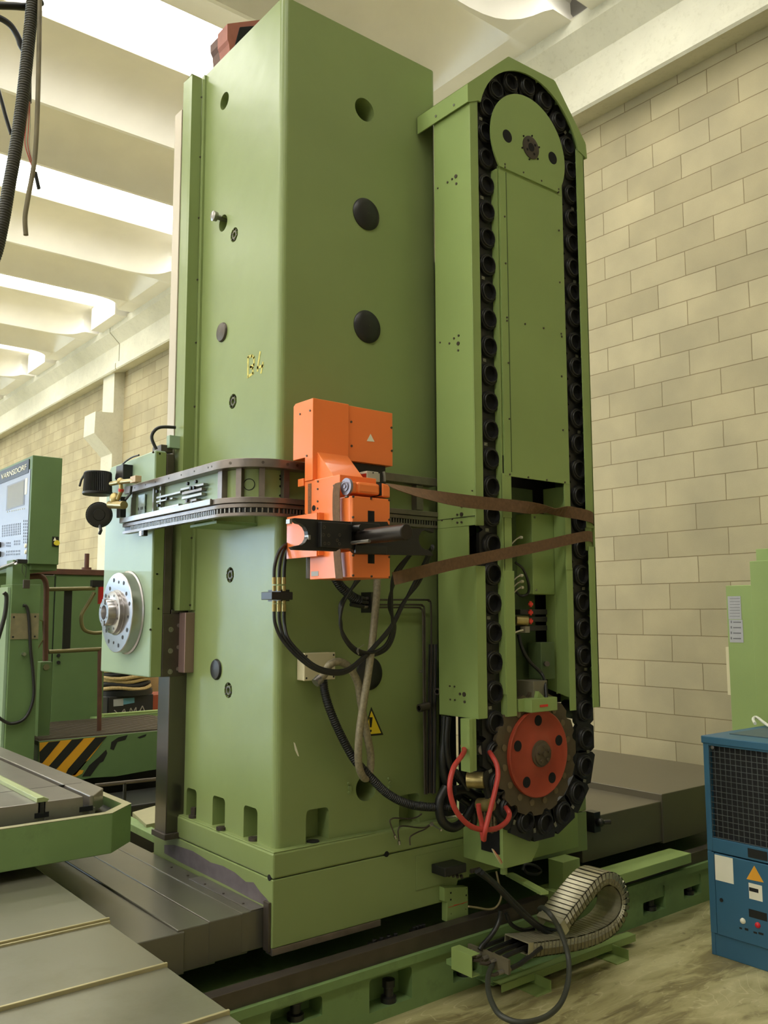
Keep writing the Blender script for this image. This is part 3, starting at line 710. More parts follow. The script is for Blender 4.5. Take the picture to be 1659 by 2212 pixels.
# left side cover: three pieces with a notch
z_n1 = PY(YM, 1030, 1134).z; z_n2 = PY(YM, 1036, 1222).z
yn = PX(ML, 1012, 1180).y
def lside(z0, z1, y0=YM): return MB().box(ML, ML+t_, y0, MBK, z0, z1)
mb = lside(z_n1, 3.95); mb.box(ML, 2.712, YM, YM+t_, z_n1, 3.93); mb.build('side_cover', sheet, mag, 0.003)
lside(z_n2, z_n1, yn).build('side_cover', sheet, mag, 0.001)
mb = lside(zbm, z_n2); mb.box(ML, 2.716, YM, YM+t_, zbm, z_n2); mb.build('side_cover', sheet, mag, 0.003)
# bolts on the side cover
mb = MB()
for (px, py, r) in ((985, 381, .009), (977, 387, .005), (967, 394, .005), (986, 397, .006), (946, 407, .004), (990, 742, .009), (981, 731, .005), (971, 742, .005), (991, 725, .005), (951, 740, .004), (990, 757, .005),
                    (997, 1111, .009), (988, 1112, .005), (977, 1121, .004), (997, 1094, .005), (955, 1124, .004), (988, 1129, .005), (997, 1128, .005),
                    (1003, 1500, .010), (994, 1499, .006), (1004, 1516, .006), (972, 1482, .004), (982, 1483, .004), (973, 1511, .004), (983, 1512, .004), (1020, 1060, .003)):
    c = PX(ML, px, py); mb.cyl(c+X_*0.004, c-X_*0.003, r, 14)
mb.split('cover_screw', darksteel, mag)
mb = MB()
for z in (z_n1-0.11, z_n1+0.02): pass
MB().box(ML-0.0008, ML+0.001, YM+0.002, MBK-0.002, PX(ML, 1000, 1117).z-0.001, PX(ML, 1000, 1117).z+0.001).build('cover_seam', void, mag)
# hood: folded roof over the top
def hood_outline(d=0.0):
    return [(ML-0.008-d, 3.885), (ML-0.008-d, 3.985+d), (2.922, 4.226+d), (3.251, 4.236+d), (3.478+d, 3.985+d), (3.485+d, 3.905)]
o_ = hood_outline(0); 
# front sheet with round-topped opening
def arc(cx, cz, r, a0, a1, n): return [(cx+r*math.cos(math.radians(a0+(a1-a0)*i/n)), cz+r*math.sin(math.radians(a0+(a1-a0)*i/n))) for i in range(n+1)]
ro = 0.360
frm = MB()
outer = [(ML-0.008, 3.90), (ML-0.008, 3.985), (2.922, 4.226), (3.251, 4.236), (3.478, 3.985), (3.485, 3.91)]
inner = [(2.712, 3.93)]+arc(3.075, 3.835, ro, 165, 15, 24)+[(3.424, 3.93)]
poly = outer+inner[::-1]
def fill_poly(mb, poly, y0, y1):
    bm = bmesh.new(); vs = [bm.verts.new((p[0], y0, p[1])) for p in poly]; es = [bm.edges.new((vs[i], vs[(i+1) % len(vs)])) for i in range(len(vs))]
    bmesh.ops.triangle_fill(bm, use_beauty=True, edges=es)
    bm.verts.index_update(); V = [tuple(v.co) for v in bm.verts]; Fs = [tuple(v.index for v in f.verts) for f in bm.faces]; n = len(V)
    V2 = V+[(v[0], y1, v[2]) for v in V]; F2 = Fs+[tuple(i+n for i in f[::-1]) for f in Fs]
    ix = [v.index for v in vs]
    for i in range(len(ix)): a, b = ix[i], ix[(i+1) % len(ix)]; F2.append((a, b, b+n, a+n))
    bm.free(); mb.add(V2, F2)
fill_poly(frm, poly, YM-0.004, YM+0.004)
frm.build('hood_front', sheet, mag)
mb = MB(); yb2 = MBK+0.10
for (a, b) in zip(outer[:-1], outer[1:]):
    d = Vector((b[0]-a[0], 0, b[1]-a[1])).normalized(); n = Vector((-d.z, 0, d.x))*0.006
    v = [(a[0], YM-0.004, a[1]), (b[0], YM-0.004, b[1]), (b[0]+n.x, YM-0.004, b[1]+n.z), (a[0]+n.x, YM-0.004, a[1]+n.z)]
    v += [(p[0], yb2, p[2]) for p in v]
    mb.add(v, [(0, 1, 2, 3), (4, 7, 6, 5), (0, 4, 5, 1), (1, 5, 6, 2), (2, 6, 7, 3), (3, 7, 4, 0)])
mb.build('hood_roof', sheet, mag)
mb = MB()
for (px, py) in ((942, 251), (981, 227)): c = PX(ML-0.014, px, py); mb.cyl(c+X_*0.004, c-X_*0.003, 0.006, 12)
mb.split('hood_screw', bright, mag)
# right outer cover
zr1 = PY(YM, 1270, 1140).z; zr2 = PY(YM, 1270, 1180).z
MB().box(3.408, 3.468, YM, YM+t_, zr1+0.0, 3.93).build('right_cover', sheet, mag, 0.002)
MB().box(3.408+0.0, 3.452, YM+0.006, YM+0.012, zr2-0.02, zr1).build('right_cover', sheet, mag)
MB().box(3.418, 3.470, YM, YM+t_, 1.155, zr2).build('right_cover', sheet, mag, 0.002)
MB().box(3.462, 3.468, YM, MBK, 1.16, 3.93).build('right_side_panel', sheet, mag)
# back sheet and inner dark frame
MB().box(ML+t_, 3.462, MBK-0.01, MBK, 1.16, 4.0).build('back_panel', blackm, mag)
# inner columns
zp_top = 3.66; z_w = PY(YM, 1160, 1037).z
ipn = MB().box(2.842, 3.286, YM-0.004, YM+0.003, z_w, 3.70).build('inner_panel', sheet, mag, 0.001)
MB().box(2.84, 2.885, YM+0.003, YM+0.009, 2.3, 3.66).build('inner_panel_return', sheet, mag)
mb = MB().box(2.826, 2.884, YM-0.003, YM+0.003, 2.02, z_w+0.01); mb.build('inner_channel', sheet, mag, 0.001)
mb = MB().box(2.832, 2.892, YM-0.003, YM+0.003, 1.155, PY(YM, 1098, 1233).z); mb.box(2.832, 2.838, YM, YM+0.12, 1.155, PY(YM, 1098, 1233).z+0.0); mb.build('inner_channel', sheet, mag, 0.001)
MB().box(2.840, 2.886, YM+0.002, YM+0.006, 1.6, 2.03).build('inner_channel', sheet, mag, 0.001)
MB().box(2.826, 2.832, YM, YM+0.13, 1.25, 3.64).build('channel_side', sheet, mag)
mb = MB().box(3.246, 3.288, YM-0.003, YM+0.003, 1.8, z_w+0.01); mb.build('inner_channel', sheet, mag, 0.001)
mb = MB().box(3.250, 3.293, YM-0.001, YM+0.004, 1.152, 1.81); mb.build('inner_channel', sheet, mag, 0.001)
MB().prism([(YM, 1.20), (YM+0.16, 1.24), (YM+0.16, 2.2), (YM, 2.2)], 0, 3.283, 3.288).build('channel_side', sheet, mag)
x0 = PY(YM+0.15, 1200, 1450).x; x1 = PY(YM+0.02, 1232, 1450).x
P = [PY(YM+0.10, *q) for q in ((1201, 1378), (1232, 1378), (1232, 1506), (1202, 1498))]
MB().box(P[0].x, P[2].x+0.02, YM+0.10, YM+0.105, 1.22, 2.15).build('channel_web', sheet, mag)
# disc cover
dc = PY(YM-0.006, 1146, 320)
cc = (3.043, 3.808); rd = 0.259
pts = arc(cc[0], cc[1], rd, -37, 217, 44)
D = MB(); fill_poly(D, pts+[(2.846, 3.652), (3.246, 3.652)], YM-0.012, YM-0.004)
dk = D.build('disc_cover', sheet, mag)
def capY(name, px, py, r, m, y=YM-0.012, th=0.002, par=mag, label=None, n=24):
    c = PY(y, px, py); return MB().cyl(c+Y_*0.001, c-Y_*th, r, n).build(name, m, par, label=label)
capY('inspection_hole', 900+812/4.1475, 120+722/4.1475, 0.031, void, th=0.0008); capY('inspection_hole', 900+1218/4.1475, 120+918/4.1475, 0.031, void, th=0.0008)
c = PY(YM-0.012, 1146, 319)
MB().lathe(c, -Y_, [(0, 0.056), (0.004, 0.056), (0.005, 0.052), (0.005, 0.02), (0.0005, 0.02), (0.0005, 0.0001)], 32).build('hub_flange', darksteel, dk)
mb = MB().cyl(c-Y_*0.0045, c-Y_*0.0056, 0.021, 18)
for k in range(4): a = math.radians(90*k+35); mb.cyl(c+Vector((math.cos(a)*.034, -.004, math.sin(a)*.034)), c+Vector((math.cos(a)*.034, -.0058, math.sin(a)*.034)), 0.0065, 10)
for k in range(6): a = math.radians(60*k+20); mb.cyl(c+Vector((math.cos(a)*.064, 0, math.sin(a)*.064)), c+Vector((math.cos(a)*.064, -.004, math.sin(a)*.064)), 0.0045, 10)
mb.split('hub_bolt', void, mag)
mb = MB()
for (px, py) in ((1088, 356), (1088, 363), (1128, 374), (1167, 392), (1204, 410), (1204, 416), (1090, 468), (1207, 498), (1092, 569), (1209, 610), (1095, 686), (1095, 693), (1134, 700), (1174, 709), (1212, 721), (1213, 727), (1098, 784), (1100, 905), (1216, 929), (1101, 1025), (1141, 1031), (1181, 1037), (1220, 1042), (1213, 813)):
    c = PY(YM-0.004, px, py); mb.cyl(c+Y_*0.009, c-Y_*0.003 if py > 420 else c-Y_*0.010, 0.0045, 10)
mb.split('panel_screw', darksteel, ipn)
zj = PY(YM, 1150, 775).z
MB().box(2.884, 2.888, YM-0.0055, YM-0.0035, z_w+0.02, 3.64).build('panel_seam', mat('dark green seam', (70, 86, 46), 0.6), mag)  # thin darker green strip along the panel seam

# the chain of tool pockets
Ls = ZTOP-ZBOT; tot = 2*Ls+2*math.pi*RC; NP = 60; pitch = tot/NP
def chain_pt(s):
    s %= tot
    if s < Ls: return Vector((CXm-RC, 0, ZBOT+s)), 180.0
    s -= Ls
    if s < math.pi*RC: a = math.pi-s/RC; return Vector((CXm+RC*math.cos(a), 0, ZTOP+RC*math.sin(a))), math.degrees(a)
    s -= math.pi*RC
    if s < Ls: return Vector((CXm+RC, 0, ZTOP-s)), 0.0
    s -= Ls; a = -s/RC; return Vector((CXm+RC*math.cos(a), 0, ZBOT+RC*math.sin(a))), math.degrees(a)
YCN = YM+0.035
def pocket_at(s, root):
    c, ang = chain_pt(s); c.y = YCN
    a = math.radians(ang); rad = Vector((math.cos(a), 0, math.sin(a))); tan = Vector((-rad.z, 0, rad.x))
    mb = MB()
    ow = 0.050 if ZBOT+0.02 < c.z < ZTOP-0.02 else 0.066; om = 0.064 if ow < 0.06 else 0.0755
    P = []
    for u, v in ((-0.064, -0.046), (-0.050, -0.060), (0.050, -0.060), (0.064, -0.046), (om, 0.046), (ow, 0.070), (-ow, 0.070), (-om, 0.046)): P.append(c+tan*u+rad*v)
    vs = [p+Y_*0.0 for p in P]+[p+Y_*0.020 for p in P]; n = len(P)
    mb.add(vs, [tuple(range(n)), tuple(range(2*n-1, n-1, -1))]+[(i, (i+1) % n, n+(i+1) % n, n+i) for i in range(n)])
    mb.lathe(c+Y_*0.001, -Y_, [(0, 0.052), (0.014, 0.050), (0.016, 0.048), (0.016, 0.043), (0.020, 0.042), (0.022, 0.040), (0.022, 0.036), (0.001, 0.034)], 22)
    mb.cyl(c+Y_*0.02, c+Y_*0.11, 0.044, 18)
    o = mb.build('tool_pocket', chainm, root)
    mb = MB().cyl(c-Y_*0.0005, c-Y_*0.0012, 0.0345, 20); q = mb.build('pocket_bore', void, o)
    return o, c, rad, tan
def near(px, py): p = PY(YCN, px, py); return p
for k in range(NP):
    s = (1.004-ZBOT)+pitch*k+0.0
    o, c, rad, tan = pocket_at(s, mag)
    if k % 3 == 1 or c.z < 0.9:
        q = c-tan*(pitch/2); u = tan*0.007; v = rad*0.010; p0 = q+rad*0.022-Y_*0.001
        mb = MB(); w4 = [p0+u+v, p0+u-v, p0-u-v, p0-u+v]; mb.add([p+Y_*0.002 for p in w4]+[p-Y_*0.0008 for p in w4], [(0, 1, 2, 3), (4, 5, 6, 7), (0, 1, 5, 4), (1, 2, 6, 5), (2, 3, 7, 6), (3, 0, 4, 7)])
        mb.build('number_tag', mat('grey number tag', (120, 118, 100), 0.5, var=0.5, scale=160), o)
# sprocket wheel
sc = Vector((3.033, YM+0.010, 0.976))
sc = PY(YM+0.0, 920+1012/4.1475, 1380+1025/4.1475)
R0 = 0.256
teeth = []
for i in range(16):
    a = 2*math.pi*i/16
    for da, rr in ((-0.10, R0+0.012), (0.10, R0+0.012), (0.17, R0-0.006), (0.225, R0-0.006)): teeth.append((sc.x+rr*math.cos(a+da), sc.z+rr*math.sin(a+da)))
mb = MB().prism(teeth, 1, sc.y+0.012, sc.y+0.03); spk = mb.build('sprocket', mat('dull sprocket steel', (92, 80, 62), 0.5, metal=0.4, var=0.15, scale=14), mag)
mb = MB()
for i in range(16):
    a = 2*math.pi*(i+0.5)/16; p = sc+Vector((math.cos(a)*0.212, 0.012, math.sin(a)*0.212)); mb.cyl(p, p-Y_*0.005, 0.014, 16)
mb.split('sprocket_bolt', mat('bolt head bronze', (120, 104, 78), 0.45, metal=0.5, var=0.15), spk)
wheel = MB().lathe(sc, -Y_, [(-0.012, 0.0), (-0.012, 0.190), (0.003, 0.190), (0.005, 0.186), (0.002, 0.176), (0.0, 0.165), (0.0, 0.10), (0.006, 0.078), (0.010, 0.064), (0.010, 0.0001)], 48).build('sprocket_hub_disc', red, mag, label='orange red painted wheel disc')
mb = MB()
for i in range(5):
    a = math.radians(90+72*i); p = sc+Vector((math.cos(a)*0.142, -0.0002, math.sin(a)*0.142)); mb.cyl(p+Y_*0.004, p-Y_*0.0016, 0.0235, 20)
mb.split('lightening_hole', void, wheel)
mb = MB().lathe(sc-Y_*0.010, -Y_, [(0, 0.058), (0.006, 0.058), (0.008, 0.05), (0.018, 0.05), (0.020, 0.046), (0.020, 0.0001)], 28)
for i in range(5): a = math.radians(72*i+20); p = sc+Vector((math.cos(a)*0.033, -0.028, math.sin(a)*0.033)); mb.cyl(p, p-Y_*0.010, 0.0085, 6)
mb.cyl(sc-Y_*0.028, sc-Y_*0.038, 0.012, 12)
mb.build('wheel_hub', MATS['dull sprocket steel'], mag)
# middle bay: switch box, wiring, sensor head
x0, x1, z0, z1 = 3.128, 3.314, 1.686, 2.069
swb = MB().box(x0, x1, 2.80, 2.92, z0, z1).build('switch_box', sheet, mag, 0.004)
mb = MB()
for x, z in ((x0+.02, z1-.02), (x1-.02, z1-.02), (x0+.02, z0+.02), (x1-.02, z0+.02)): mb.cyl((x, 2.801, z), (x, 2.797, z), 0.005, 10)
mb.split('box_screw', bright, swb)
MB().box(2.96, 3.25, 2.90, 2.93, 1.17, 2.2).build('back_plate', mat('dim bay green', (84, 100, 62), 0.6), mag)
MB().box(2.89, 2.96, 2.86, 2.93, 1.25, 2.04).build('bay_channel', sheet, mag)
mb = MB()
for k, (y_) in enumerate((1322, 1338, 1357)):
    c = PY(2.78, 1148, y_); mb.box(c.x-0.075, c.x+0.11, 2.78, 2.84, c.z-0.012, c.z+0.012)
mb.split('valve_block', blackm, mag, 0.002)
for y_ in (1305, 1323, 1342):
    c = PY(2.777, 1146, y_); mb = MB().box(c.x-0.012, c.x+0.012, 2.772, 2.78, c.z-0.006, c.z+0.006); mb.box(c.x-0.005, c.x+0.005, 2.773, 2.78, c.z-0.013, c.z+0.013); mb.build('valve_knob', redlab, mag, label='red valve knob')
for i, (px, py) in enumerate(((1125, 1161), (1126, 1243), (1127, 1256), (1127, 1269))):
    c = PY(2.76, px, py); MB().cyl(c-X_*0.008, c+X_*0.008, 0.007, 10).build('cable_gland', wirew, mag)
    MB().tube(smooth_path([c-X_*0.005, c+Vector((-0.03, 0, -0.01)), c+Vector((-0.055, 0.01, -0.035))], 5), 0.003, 8).build('signal_wire', wirew, mag)
mb = MB(); c = PY(2.77, 1085, 1215); mb.box(c.x-0.012, c.x+0.012, 2.76, 2.80, c.z-0.03, c.z+0.02); mb.build('terminal_block', blackm, mag)
c = PY(2.755, 1082, 1224); MB().box(c.x-0.003, c.x+0.003, 2.752, 2.76, c.z-0.011, c.z+0.011).build('red_marker', redlab, mag)
c = PY(2.755, 1080, 1241); MB().box(c.x-0.006, c.x+0.006, 2.75, 2.77, c.z-0.008, c.z+0.008).build('connector', wirew, mag)
c = PY(2.76, 1135, 1361); mb = MB().box(c.x-0.012, c.x+0.018, 2.75, 2.78, c.z-0.012, c.z+0.016); mb.build('connector', mat('grey connector', (130, 122, 104), 0.5), mag)
MB().tube(smooth_path([PY(2.77, 1111, 1367), PY(2.765, 1122, 1363), PY(2.76, 1130, 1361)], 5), 0.004, 8).build('signal_wire', wirew, mag)
MB().cyl(PY(2.79, 1115, 1340), PY(2.76, 1140, 1342), 0.022, 16).build('cylinder_valve', brass, mag)
MB().tube(smooth_path([PY(2.77, 1113, 1215), PY(2.76, 1130, 1230), PY(2.76, 1142, 1262), PY(2.77, 1140, 1282), PY(2.79, 1125, 1287), PY(2.8, 1112, 1275)], 7), 0.006, 8).build('control_cable', rubber, mag)
MB().tube(smooth_path([PY(2.78, 1120, 1370), PY(2.77, 1128, 1400), PY(2.76, 1145, 1430), PY(2.74, 1170, 1455), PY(2.70, 1178, 1480), PY(2.68, 1180, 1508)], 7), 0.008, 10).build('control_cable', rubber, mag)
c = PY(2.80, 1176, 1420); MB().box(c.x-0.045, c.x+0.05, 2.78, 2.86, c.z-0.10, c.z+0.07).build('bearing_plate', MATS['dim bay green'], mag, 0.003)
MB().cyl(PY(2.79, 1178, 1434), PY(2.74, 1182, 1434), 0.012, 14).build('shaft_end', darksteel, mag)
x0, x1, z0, z1 = recY(2.72, 1145, 1470, 1175, 1508)
MB().box(x0, x1, 2.70, 2.80, z0, z1).build('sensor_bracket', mat('sensor bracket grey', (110, 104, 84), 0.5), mag, 0.002)
x0, x1, z0, z1 = 2.944, 3.116, 1.167, 1.226
sb = MB().box(x0, x1, 2.66, 2.72, z0, z1).build('sensor_head', sheet, mag, 0.003)
c = PY(2.659, 1175, 1524.5); MB().box(c.x-0.026, c.x+0.026, 2.658, 2.66, c.z-0.005, c.z+0.005).build('red_label', redlab, sb)
MB().prism([(PY(2.69, 1157, 1500).x, 1.226), (PY(2.69, 1172, 1506).x, 1.226), (PY(2.69, 1160, 1497).x, 1.255)], 1, 2.68, 2.70).build('bracket_fin', sheet, sb)
MB().box(2.905, 2.945, 2.70, 2.76, 1.17, 1.225).build('sensor_side', sheet, mag, 0.002)
# vertical bar below the left cover and pot release cylinders
MB().box(2.612, 2.662, 2.715, 2.76, 0.945, 1.16).build('drop_bar', sheet, mag, 0.002)
MB().box(2.612, 2.63, 2.705, 2.715, 0.945, 1.16).build('drop_bar_flange', sheet, mag)
p0 = PY(2.80, 1010, 1685); p1 = PY(2.74, 1046, 1685)
MB().cyl(p0, p1, 0.034, 20).build('release_cylinder', brass, mag)
MB().cyl(PY(2.80, 1035, 1738), PY(2.73, 1062, 1738), 0.028, 20).build('release_cylinder', brass, mag)
MB().cyl(PY(2.78, 1030, 1620), PY(2.74, 1042, 1620), 0.02, 18).build('release_cylinder', steel, mag)
# bracket box below carrying the magazine
x0 = 2.867
z0 = 0.502
xr_ = PY(2.773, 1156, 1838).x; zr_ = PY(2.773, 1156, 1838).z
xk = PY(2.773, 1215, 1815).x
P = [(x0, z0), (xr_+0.06, zr_+0.03), (3.42, zr_+0.05), (3.42, 0.68), (x0, 0.86)]
br = MB().prism([(x0, z0), (3.05, z0), (3.10, 0.56), (3.10, 0.86), (x0, 0.86)], 1, 2.773, YB).build('support_box', sheet, mag, 0.003)
MB().box(3.10, 3.60, 2.96, YB-0.001, 0.44, 0.72).build('support_plate', sheet, mag, 0.003)
x0, x1, z0, z1 = recY(2.77, 1046, 1800, 1084, 1862)
bx = PX(2.866, 1046, 1810).y; 
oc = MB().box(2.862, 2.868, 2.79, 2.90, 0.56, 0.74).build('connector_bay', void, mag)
mb = MB()
for k in range(5): mb.box(2.852, 2.864, 2.80+0.02*k, 2.812+0.02*k, 0.655-0.01*(k % 2), 0.73)
mb.split('cable_plug', mat('plug row grey', (128, 112, 84), 0.45, metal=0.4, var=0.5, scale=90), mag)
MB().cyl((2.93, 2.83, 0.502), (2.93, 2.83, 0.46), 0.016, 14).build('cable_outlet', sheet, mag)

# ================================================================= HEADSTOCK with spindle
HX, HY = 1.706, 3.85
hs = thing('headstock', 'pale green headstock with large round spindle flange, left of the tower', 'headstock', (1.8, 4.1, 1.31))
hb, ht = 1.312, 2.36
yl = 4.44
P = [(HY, hb), (yl, hb), (yl, 2.30), (yl-0.05, 2.352), (HY+0.02, 2.362), (HY, 2.362)]
MB().prism(P, 0, HX, 1.762).build('headstock_housing', palegreen, hs, 0.006)
MB().box(HX+0.006, 1.7615, HY-0.003, HY+0.002, hb+0.003, 2.355).build('side_panel', green, hs, label='added narrow side panel, greener and darkened for the shaded side')  # thin panel added so its darker green puts shade on this side
MB().box(1.762, 1.800, HY+0.012, yl, hb, 2.35).build('slide_body', darksteel, hs, 0.002)
MB().box(1.764, 1.875, HY-0.006, HY+0.012, hb, 1.60).build('slide_gib', darksteel, hs, 0.003)
MB().box(1.764, 1.80, HY-0.006, HY+0.012, 1.60, 2.35).build('slide_gib', darksteel, hs, 0.003)
mb = MB()
for (px, py, r) in ((369, 1360, .012), (386, 1351, .009), (368, 1406, .012), (385, 1398, .009), (367, 1451, .012), (384, 1445, .009)):
    c = PY(HY-0.006, px, py); mb.lathe(c, -Y_, [(0, r), (0.003, r), (0.003, r*0.7), (0.0005, r*0.65), (0.0005, r*0.4), (0.003, r*0.38), (0.003, 0.0001)], 16)
mb.split('gib_bolt', steel, hs)
mb = MB()
for (px, py) in ((342, 1315), (325, 1360), (367, 1245), (331, 977), (345, 980), (341, 1138), (339, 1240)):
    c = PY(HY-0.001, px, py); mb.cyl(c+Y_*0.003, c-Y_*0.002, 0.005, 10)
mb.split('housing_screw', darksteel, hs)
c0 = PX(HX, 276, 1323); YS, ZS_ = c0.y, c0.z
def xat(px): return PY(YS, px, 1323).x
xf = xat(251)
sfl = MB().lathe((HX, YS, ZS_), -X_, [(-0.002, 0.200), (0.006, 0.200), (0.010, 0.192), (HX-xf-0.003, 0.190), (HX-xf, 0.187), (HX-xf, 0.0001)], 64).build('spindle_flange', bright, hs, label='large bright steel flange disc')
x2 = PY(YS, 243, 1323).x; x3 = PY(YS, 224, 1323).x
scl = MB().lathe((xf, YS, ZS_), -X_, [(-0.01, 0.108), (0.004, 0.108), (0.006, 0.100), (xf-x2+0.004, 0.100), (xf-x2+0.006, 0.096), (xf-x2+0.006, 0.0001)], 48).build('spindle_collar', bright, hs)
snz = MB().lathe((x2, YS, ZS_), -X_, [(-0.01, 0.064), (x2-x3-0.004, 0.062), (x2-x3, 0.059), (x2-x3, 0.034), (x2-x3-0.05, 0.026)], 40).build('spindle_nose', bright, hs)
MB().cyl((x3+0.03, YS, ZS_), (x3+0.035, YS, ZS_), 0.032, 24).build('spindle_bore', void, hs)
mb = MB()
for s in (1, -1):
    mb.box(x3-0.004, x3+0.03, YS-0.014, YS+0.014, ZS_+s*0.05-0.012, ZS_+s*0.05+0.012)
mb.split('drive_key', steel, snz)
mb = MB()
for k in range(16):
    a = math.radians(22.5*k+8); r = 0.160 if k % 2 else 0.145
    p = Vector((xf, YS+r*math.cos(a), ZS_+r*math.sin(a))); mb.cyl(p+X_*0.002, p-X_*0.001, 0.010 if k % 4 else 0.007, 14)
mb.split('flange_bolt', blackp, sfl)
mb = MB()
for k in range(8):
    a = math.radians(45*k+20); p = Vector((x2-0.006, YS+0.083*math.cos(a), ZS_+0.083*math.sin(a))); mb.cyl(p+X_*0.002, p-X_*0.001, 0.006, 12)
mb.split('collar_bolt', darksteel, scl)
mb = MB()
for k in range(4):
    a = math.radians(90*k+30); p = Vector((x3, YS+0.046*math.cos(a), ZS_+0.046*math.sin(a))); mb.cyl(p+X_*0.002, p-X_*0.001, 0.005, 12)
mb.split('nose_screw', darksteel, snz)
# block and cable on top, black box on the face
c = PX(HX, 279, 1022)
MB().box(HX-0.05, HX, c.y-0.045, c.y+0.045, c.z-0.04, c.z+0.035).build('sensor_box', blackm, hs, 0.003)
hose('sensor_cable', None, None, [PX(HX-0.03, *q) for q in ((250, 1035), (254, 1018), (268, 1000), (285, 988), (300, 983))], 0.004, parent=hs)
MB().box(1.74, 1.80, 3.86, 3.96, 2.36, 2.395).build('top_block', darksteel, hs, 0.002)
MB().box(1.77, 1.83, 3.835, 3.87, 2.38, 2.44).build('cable_clamp', palegreen, hs, 0.002)
hose('sensor_cable', None, None, [Vector((1.72, 3.87, 2.37)), Vector((1.70, 3.88, 2.43)), Vector((1.73, 3.87, 2.475)), Vector((1.81, 3.86, 2.485))], 0.008, parent=hs)

# ================================================================= CURVED RAIL of the tool changer
rl = thing('curved_guide_rail', 'dark steel guide rail with gear teeth, bending round the tower corner', 'guide rail', (2.0, 3.1, 2.0))
RX, RY, RR = 1.652, 2.95, 0.20
def rail_path(n=14, a=4.07, b=2.665):
    P = [(Vector((RX, a, 0)), -X_)]
    m = 10
    for i in range(1, m): P.append((Vector((RX, a+(RY+RR-a)*i/m, 0)), -X_))
    for i in range(n+1):
        t = math.radians(180+90*i/n); d = Vector((math.cos(t), math.sin(t), 0)); P.append((Vector((RX+RR, RY+RR, 0))+d*RR, d))
    for i in range(1, 7): P.append((Vector((RX+RR+(b-RX-RR)*i/6, RY, 0)), -Y_))
    return P
def sweep(P, o_out, o_in, z0, z1, smooth=False):
    mb = MB(); vs = []
    for p, d in P:
        for o, z in ((o_out, z0), (o_out, z1), (o_in, z1), (o_in, z0)): q = p+d*o; vs.append((q.x, q.y, z))
    n = len(P); fs = [(0, 1, 2, 3), tuple(4*(n-1)+i for i in (3, 2, 1, 0))]
    for k in range(n-1):
        for i in range(4): fs.append((4*k+i, 4*k+4+i, 4*k+4+(i+1) % 4, 4*k+(i+1) % 4))
    return mb.add(vs, fs, smooth)
RP = rail_path()
upr = sweep(RP, 0.0, -0.06, 2.172, 2.207, True).build('upper_rail', railsteel, rl, 0.0015)
sweep(RP, 0.010, -0.05, 2.030, 2.052, True).build('lower_rail', railsteel, rl, 0.0015)
sweep(RP, 0.004, -0.05, 2.012, 2.028, True).build('lower_rail', railsteel, rl, 0.001)
sweep(RP[:11], 0.020, 0.010, 2.030, 2.054, True).build('wear_strip', steel, rl, 0.001)
sweep(RP, -0.008, -0.06, 1.992, 2.012, True).build('rack_bar', blackm, rl)
sweep(RP, 0.002, -0.03, 1.980, 1.992, True).build('rack_lip', railsteel, rl)
# gear teeth
mb = MB(); L = 0; pts = []
fine = []
for (p, d), (p2, d2) in zip(RP, RP[1:]):
    seg = (p2-p).length; n = max(1, round(seg/0.0155))
    for i in range(n): t = i/n; fine.append((p.lerp(p2, t), d.lerp(d2, t).normalized()))
for p, d in fine[6:]:
    tg = d.cross(Z_); c = p+d*(-0.004); v = []
    for a, o in ((-0.0042, -0.006), (-0.0025, 0.005), (0.0025, 0.005), (0.0042, -0.006)):
        for z in (1.993, 2.011): q = c+tg*a+d*o; v.append((q.x, q.y, z))
    mb.add(v, [(0, 2, 3, 1), (2, 4, 5, 3), (4, 6, 7, 5), (0, 1, 7, 6), (0, 6, 4, 2), (1, 3, 5, 7)])
o = mb.build('rack_teeth', steel, rl); o['kind'] = 'stuff'
sweep(RP[:11], -0.045, -0.055, 2.052, 2.172).build('web_plate', palegreen, rl)
sweep(RP[10:], -0.055, -0.065, 2.052, 2.172, True).build('web_plate', green, rl)
def path_at(px, off, py=1045):
    """rail point seen at photo column px (on the straight or the bend)"""
    best = None
    for p, d in fine:
        q = p+d*off; q = Vector((q.x, q.y, 2.11)); r = np.array(q)-np.array([0, 0, H]); dd = r@F_; u = CX+FPX*(r@R_)/dd
        if best is None or abs(u-px) < best[0]: best = (abs(u-px), q, d)
    return best[1], best[2]
def obox(c, d, w, t, z0, z1):
    tg = d.cross(Z_).normalized(); v = []
    for a in (-w/2, w/2):
        for o in (0, -t):
            for z in (z0, z1): q = c+tg*a+d*o; v.append((q.x, q.y, z))
    return MB().add(v, [(0, 1, 3, 2), (4, 6, 7, 5), (0, 4, 5, 1), (2, 3, 7, 6), (0, 2, 6, 4), (1, 5, 7, 3)])
for px, w in ((474, 0.035), (514, 0.024), (570, 0.022), (620, 0.026)):
    q, d = path_at(px, -0.03); obox(q, d, w, 0.03, 2.052, 2.172).build('rail_post', railsteel, rl)
for px in (285, 331, 345): q, d = path_at(px, -0.025); obox(q, d, 0.012, 0.03, 2.052, 2.172).build('rail_post', steel, rl)
q, d = path_at(540, -0.0545); MB().ring(q+Z_*0.0, d, 0.024, 0.021, 0.001).build('web_hole_edge', void, rl)
mb = MB()
for px, zz in ((486, 2.15), (486, 2.137), (486, 2.108), (606, 2.15), (606, 2.137), (606, 2.108), (606, 2.07), (486, 2.075)):
    q, d = path_at(px, -0.0545); q.z = zz; mb.cyl(q, q+d*0.001, 0.0065 if px == 486 else 0.005, 12)
mb.split('web_bolt_hole', void, rl)
mb = MB()
for px in (289, 312, 336, 362, 390, 418, 447, 458, 499, 567, 624, 640):
    q, d = path_at(px, 0.0); q.z = 2.190; mb.cyl(q-d*0.001, q+d*0.0012, 0.006 if px > 480 else 0.004, 12)
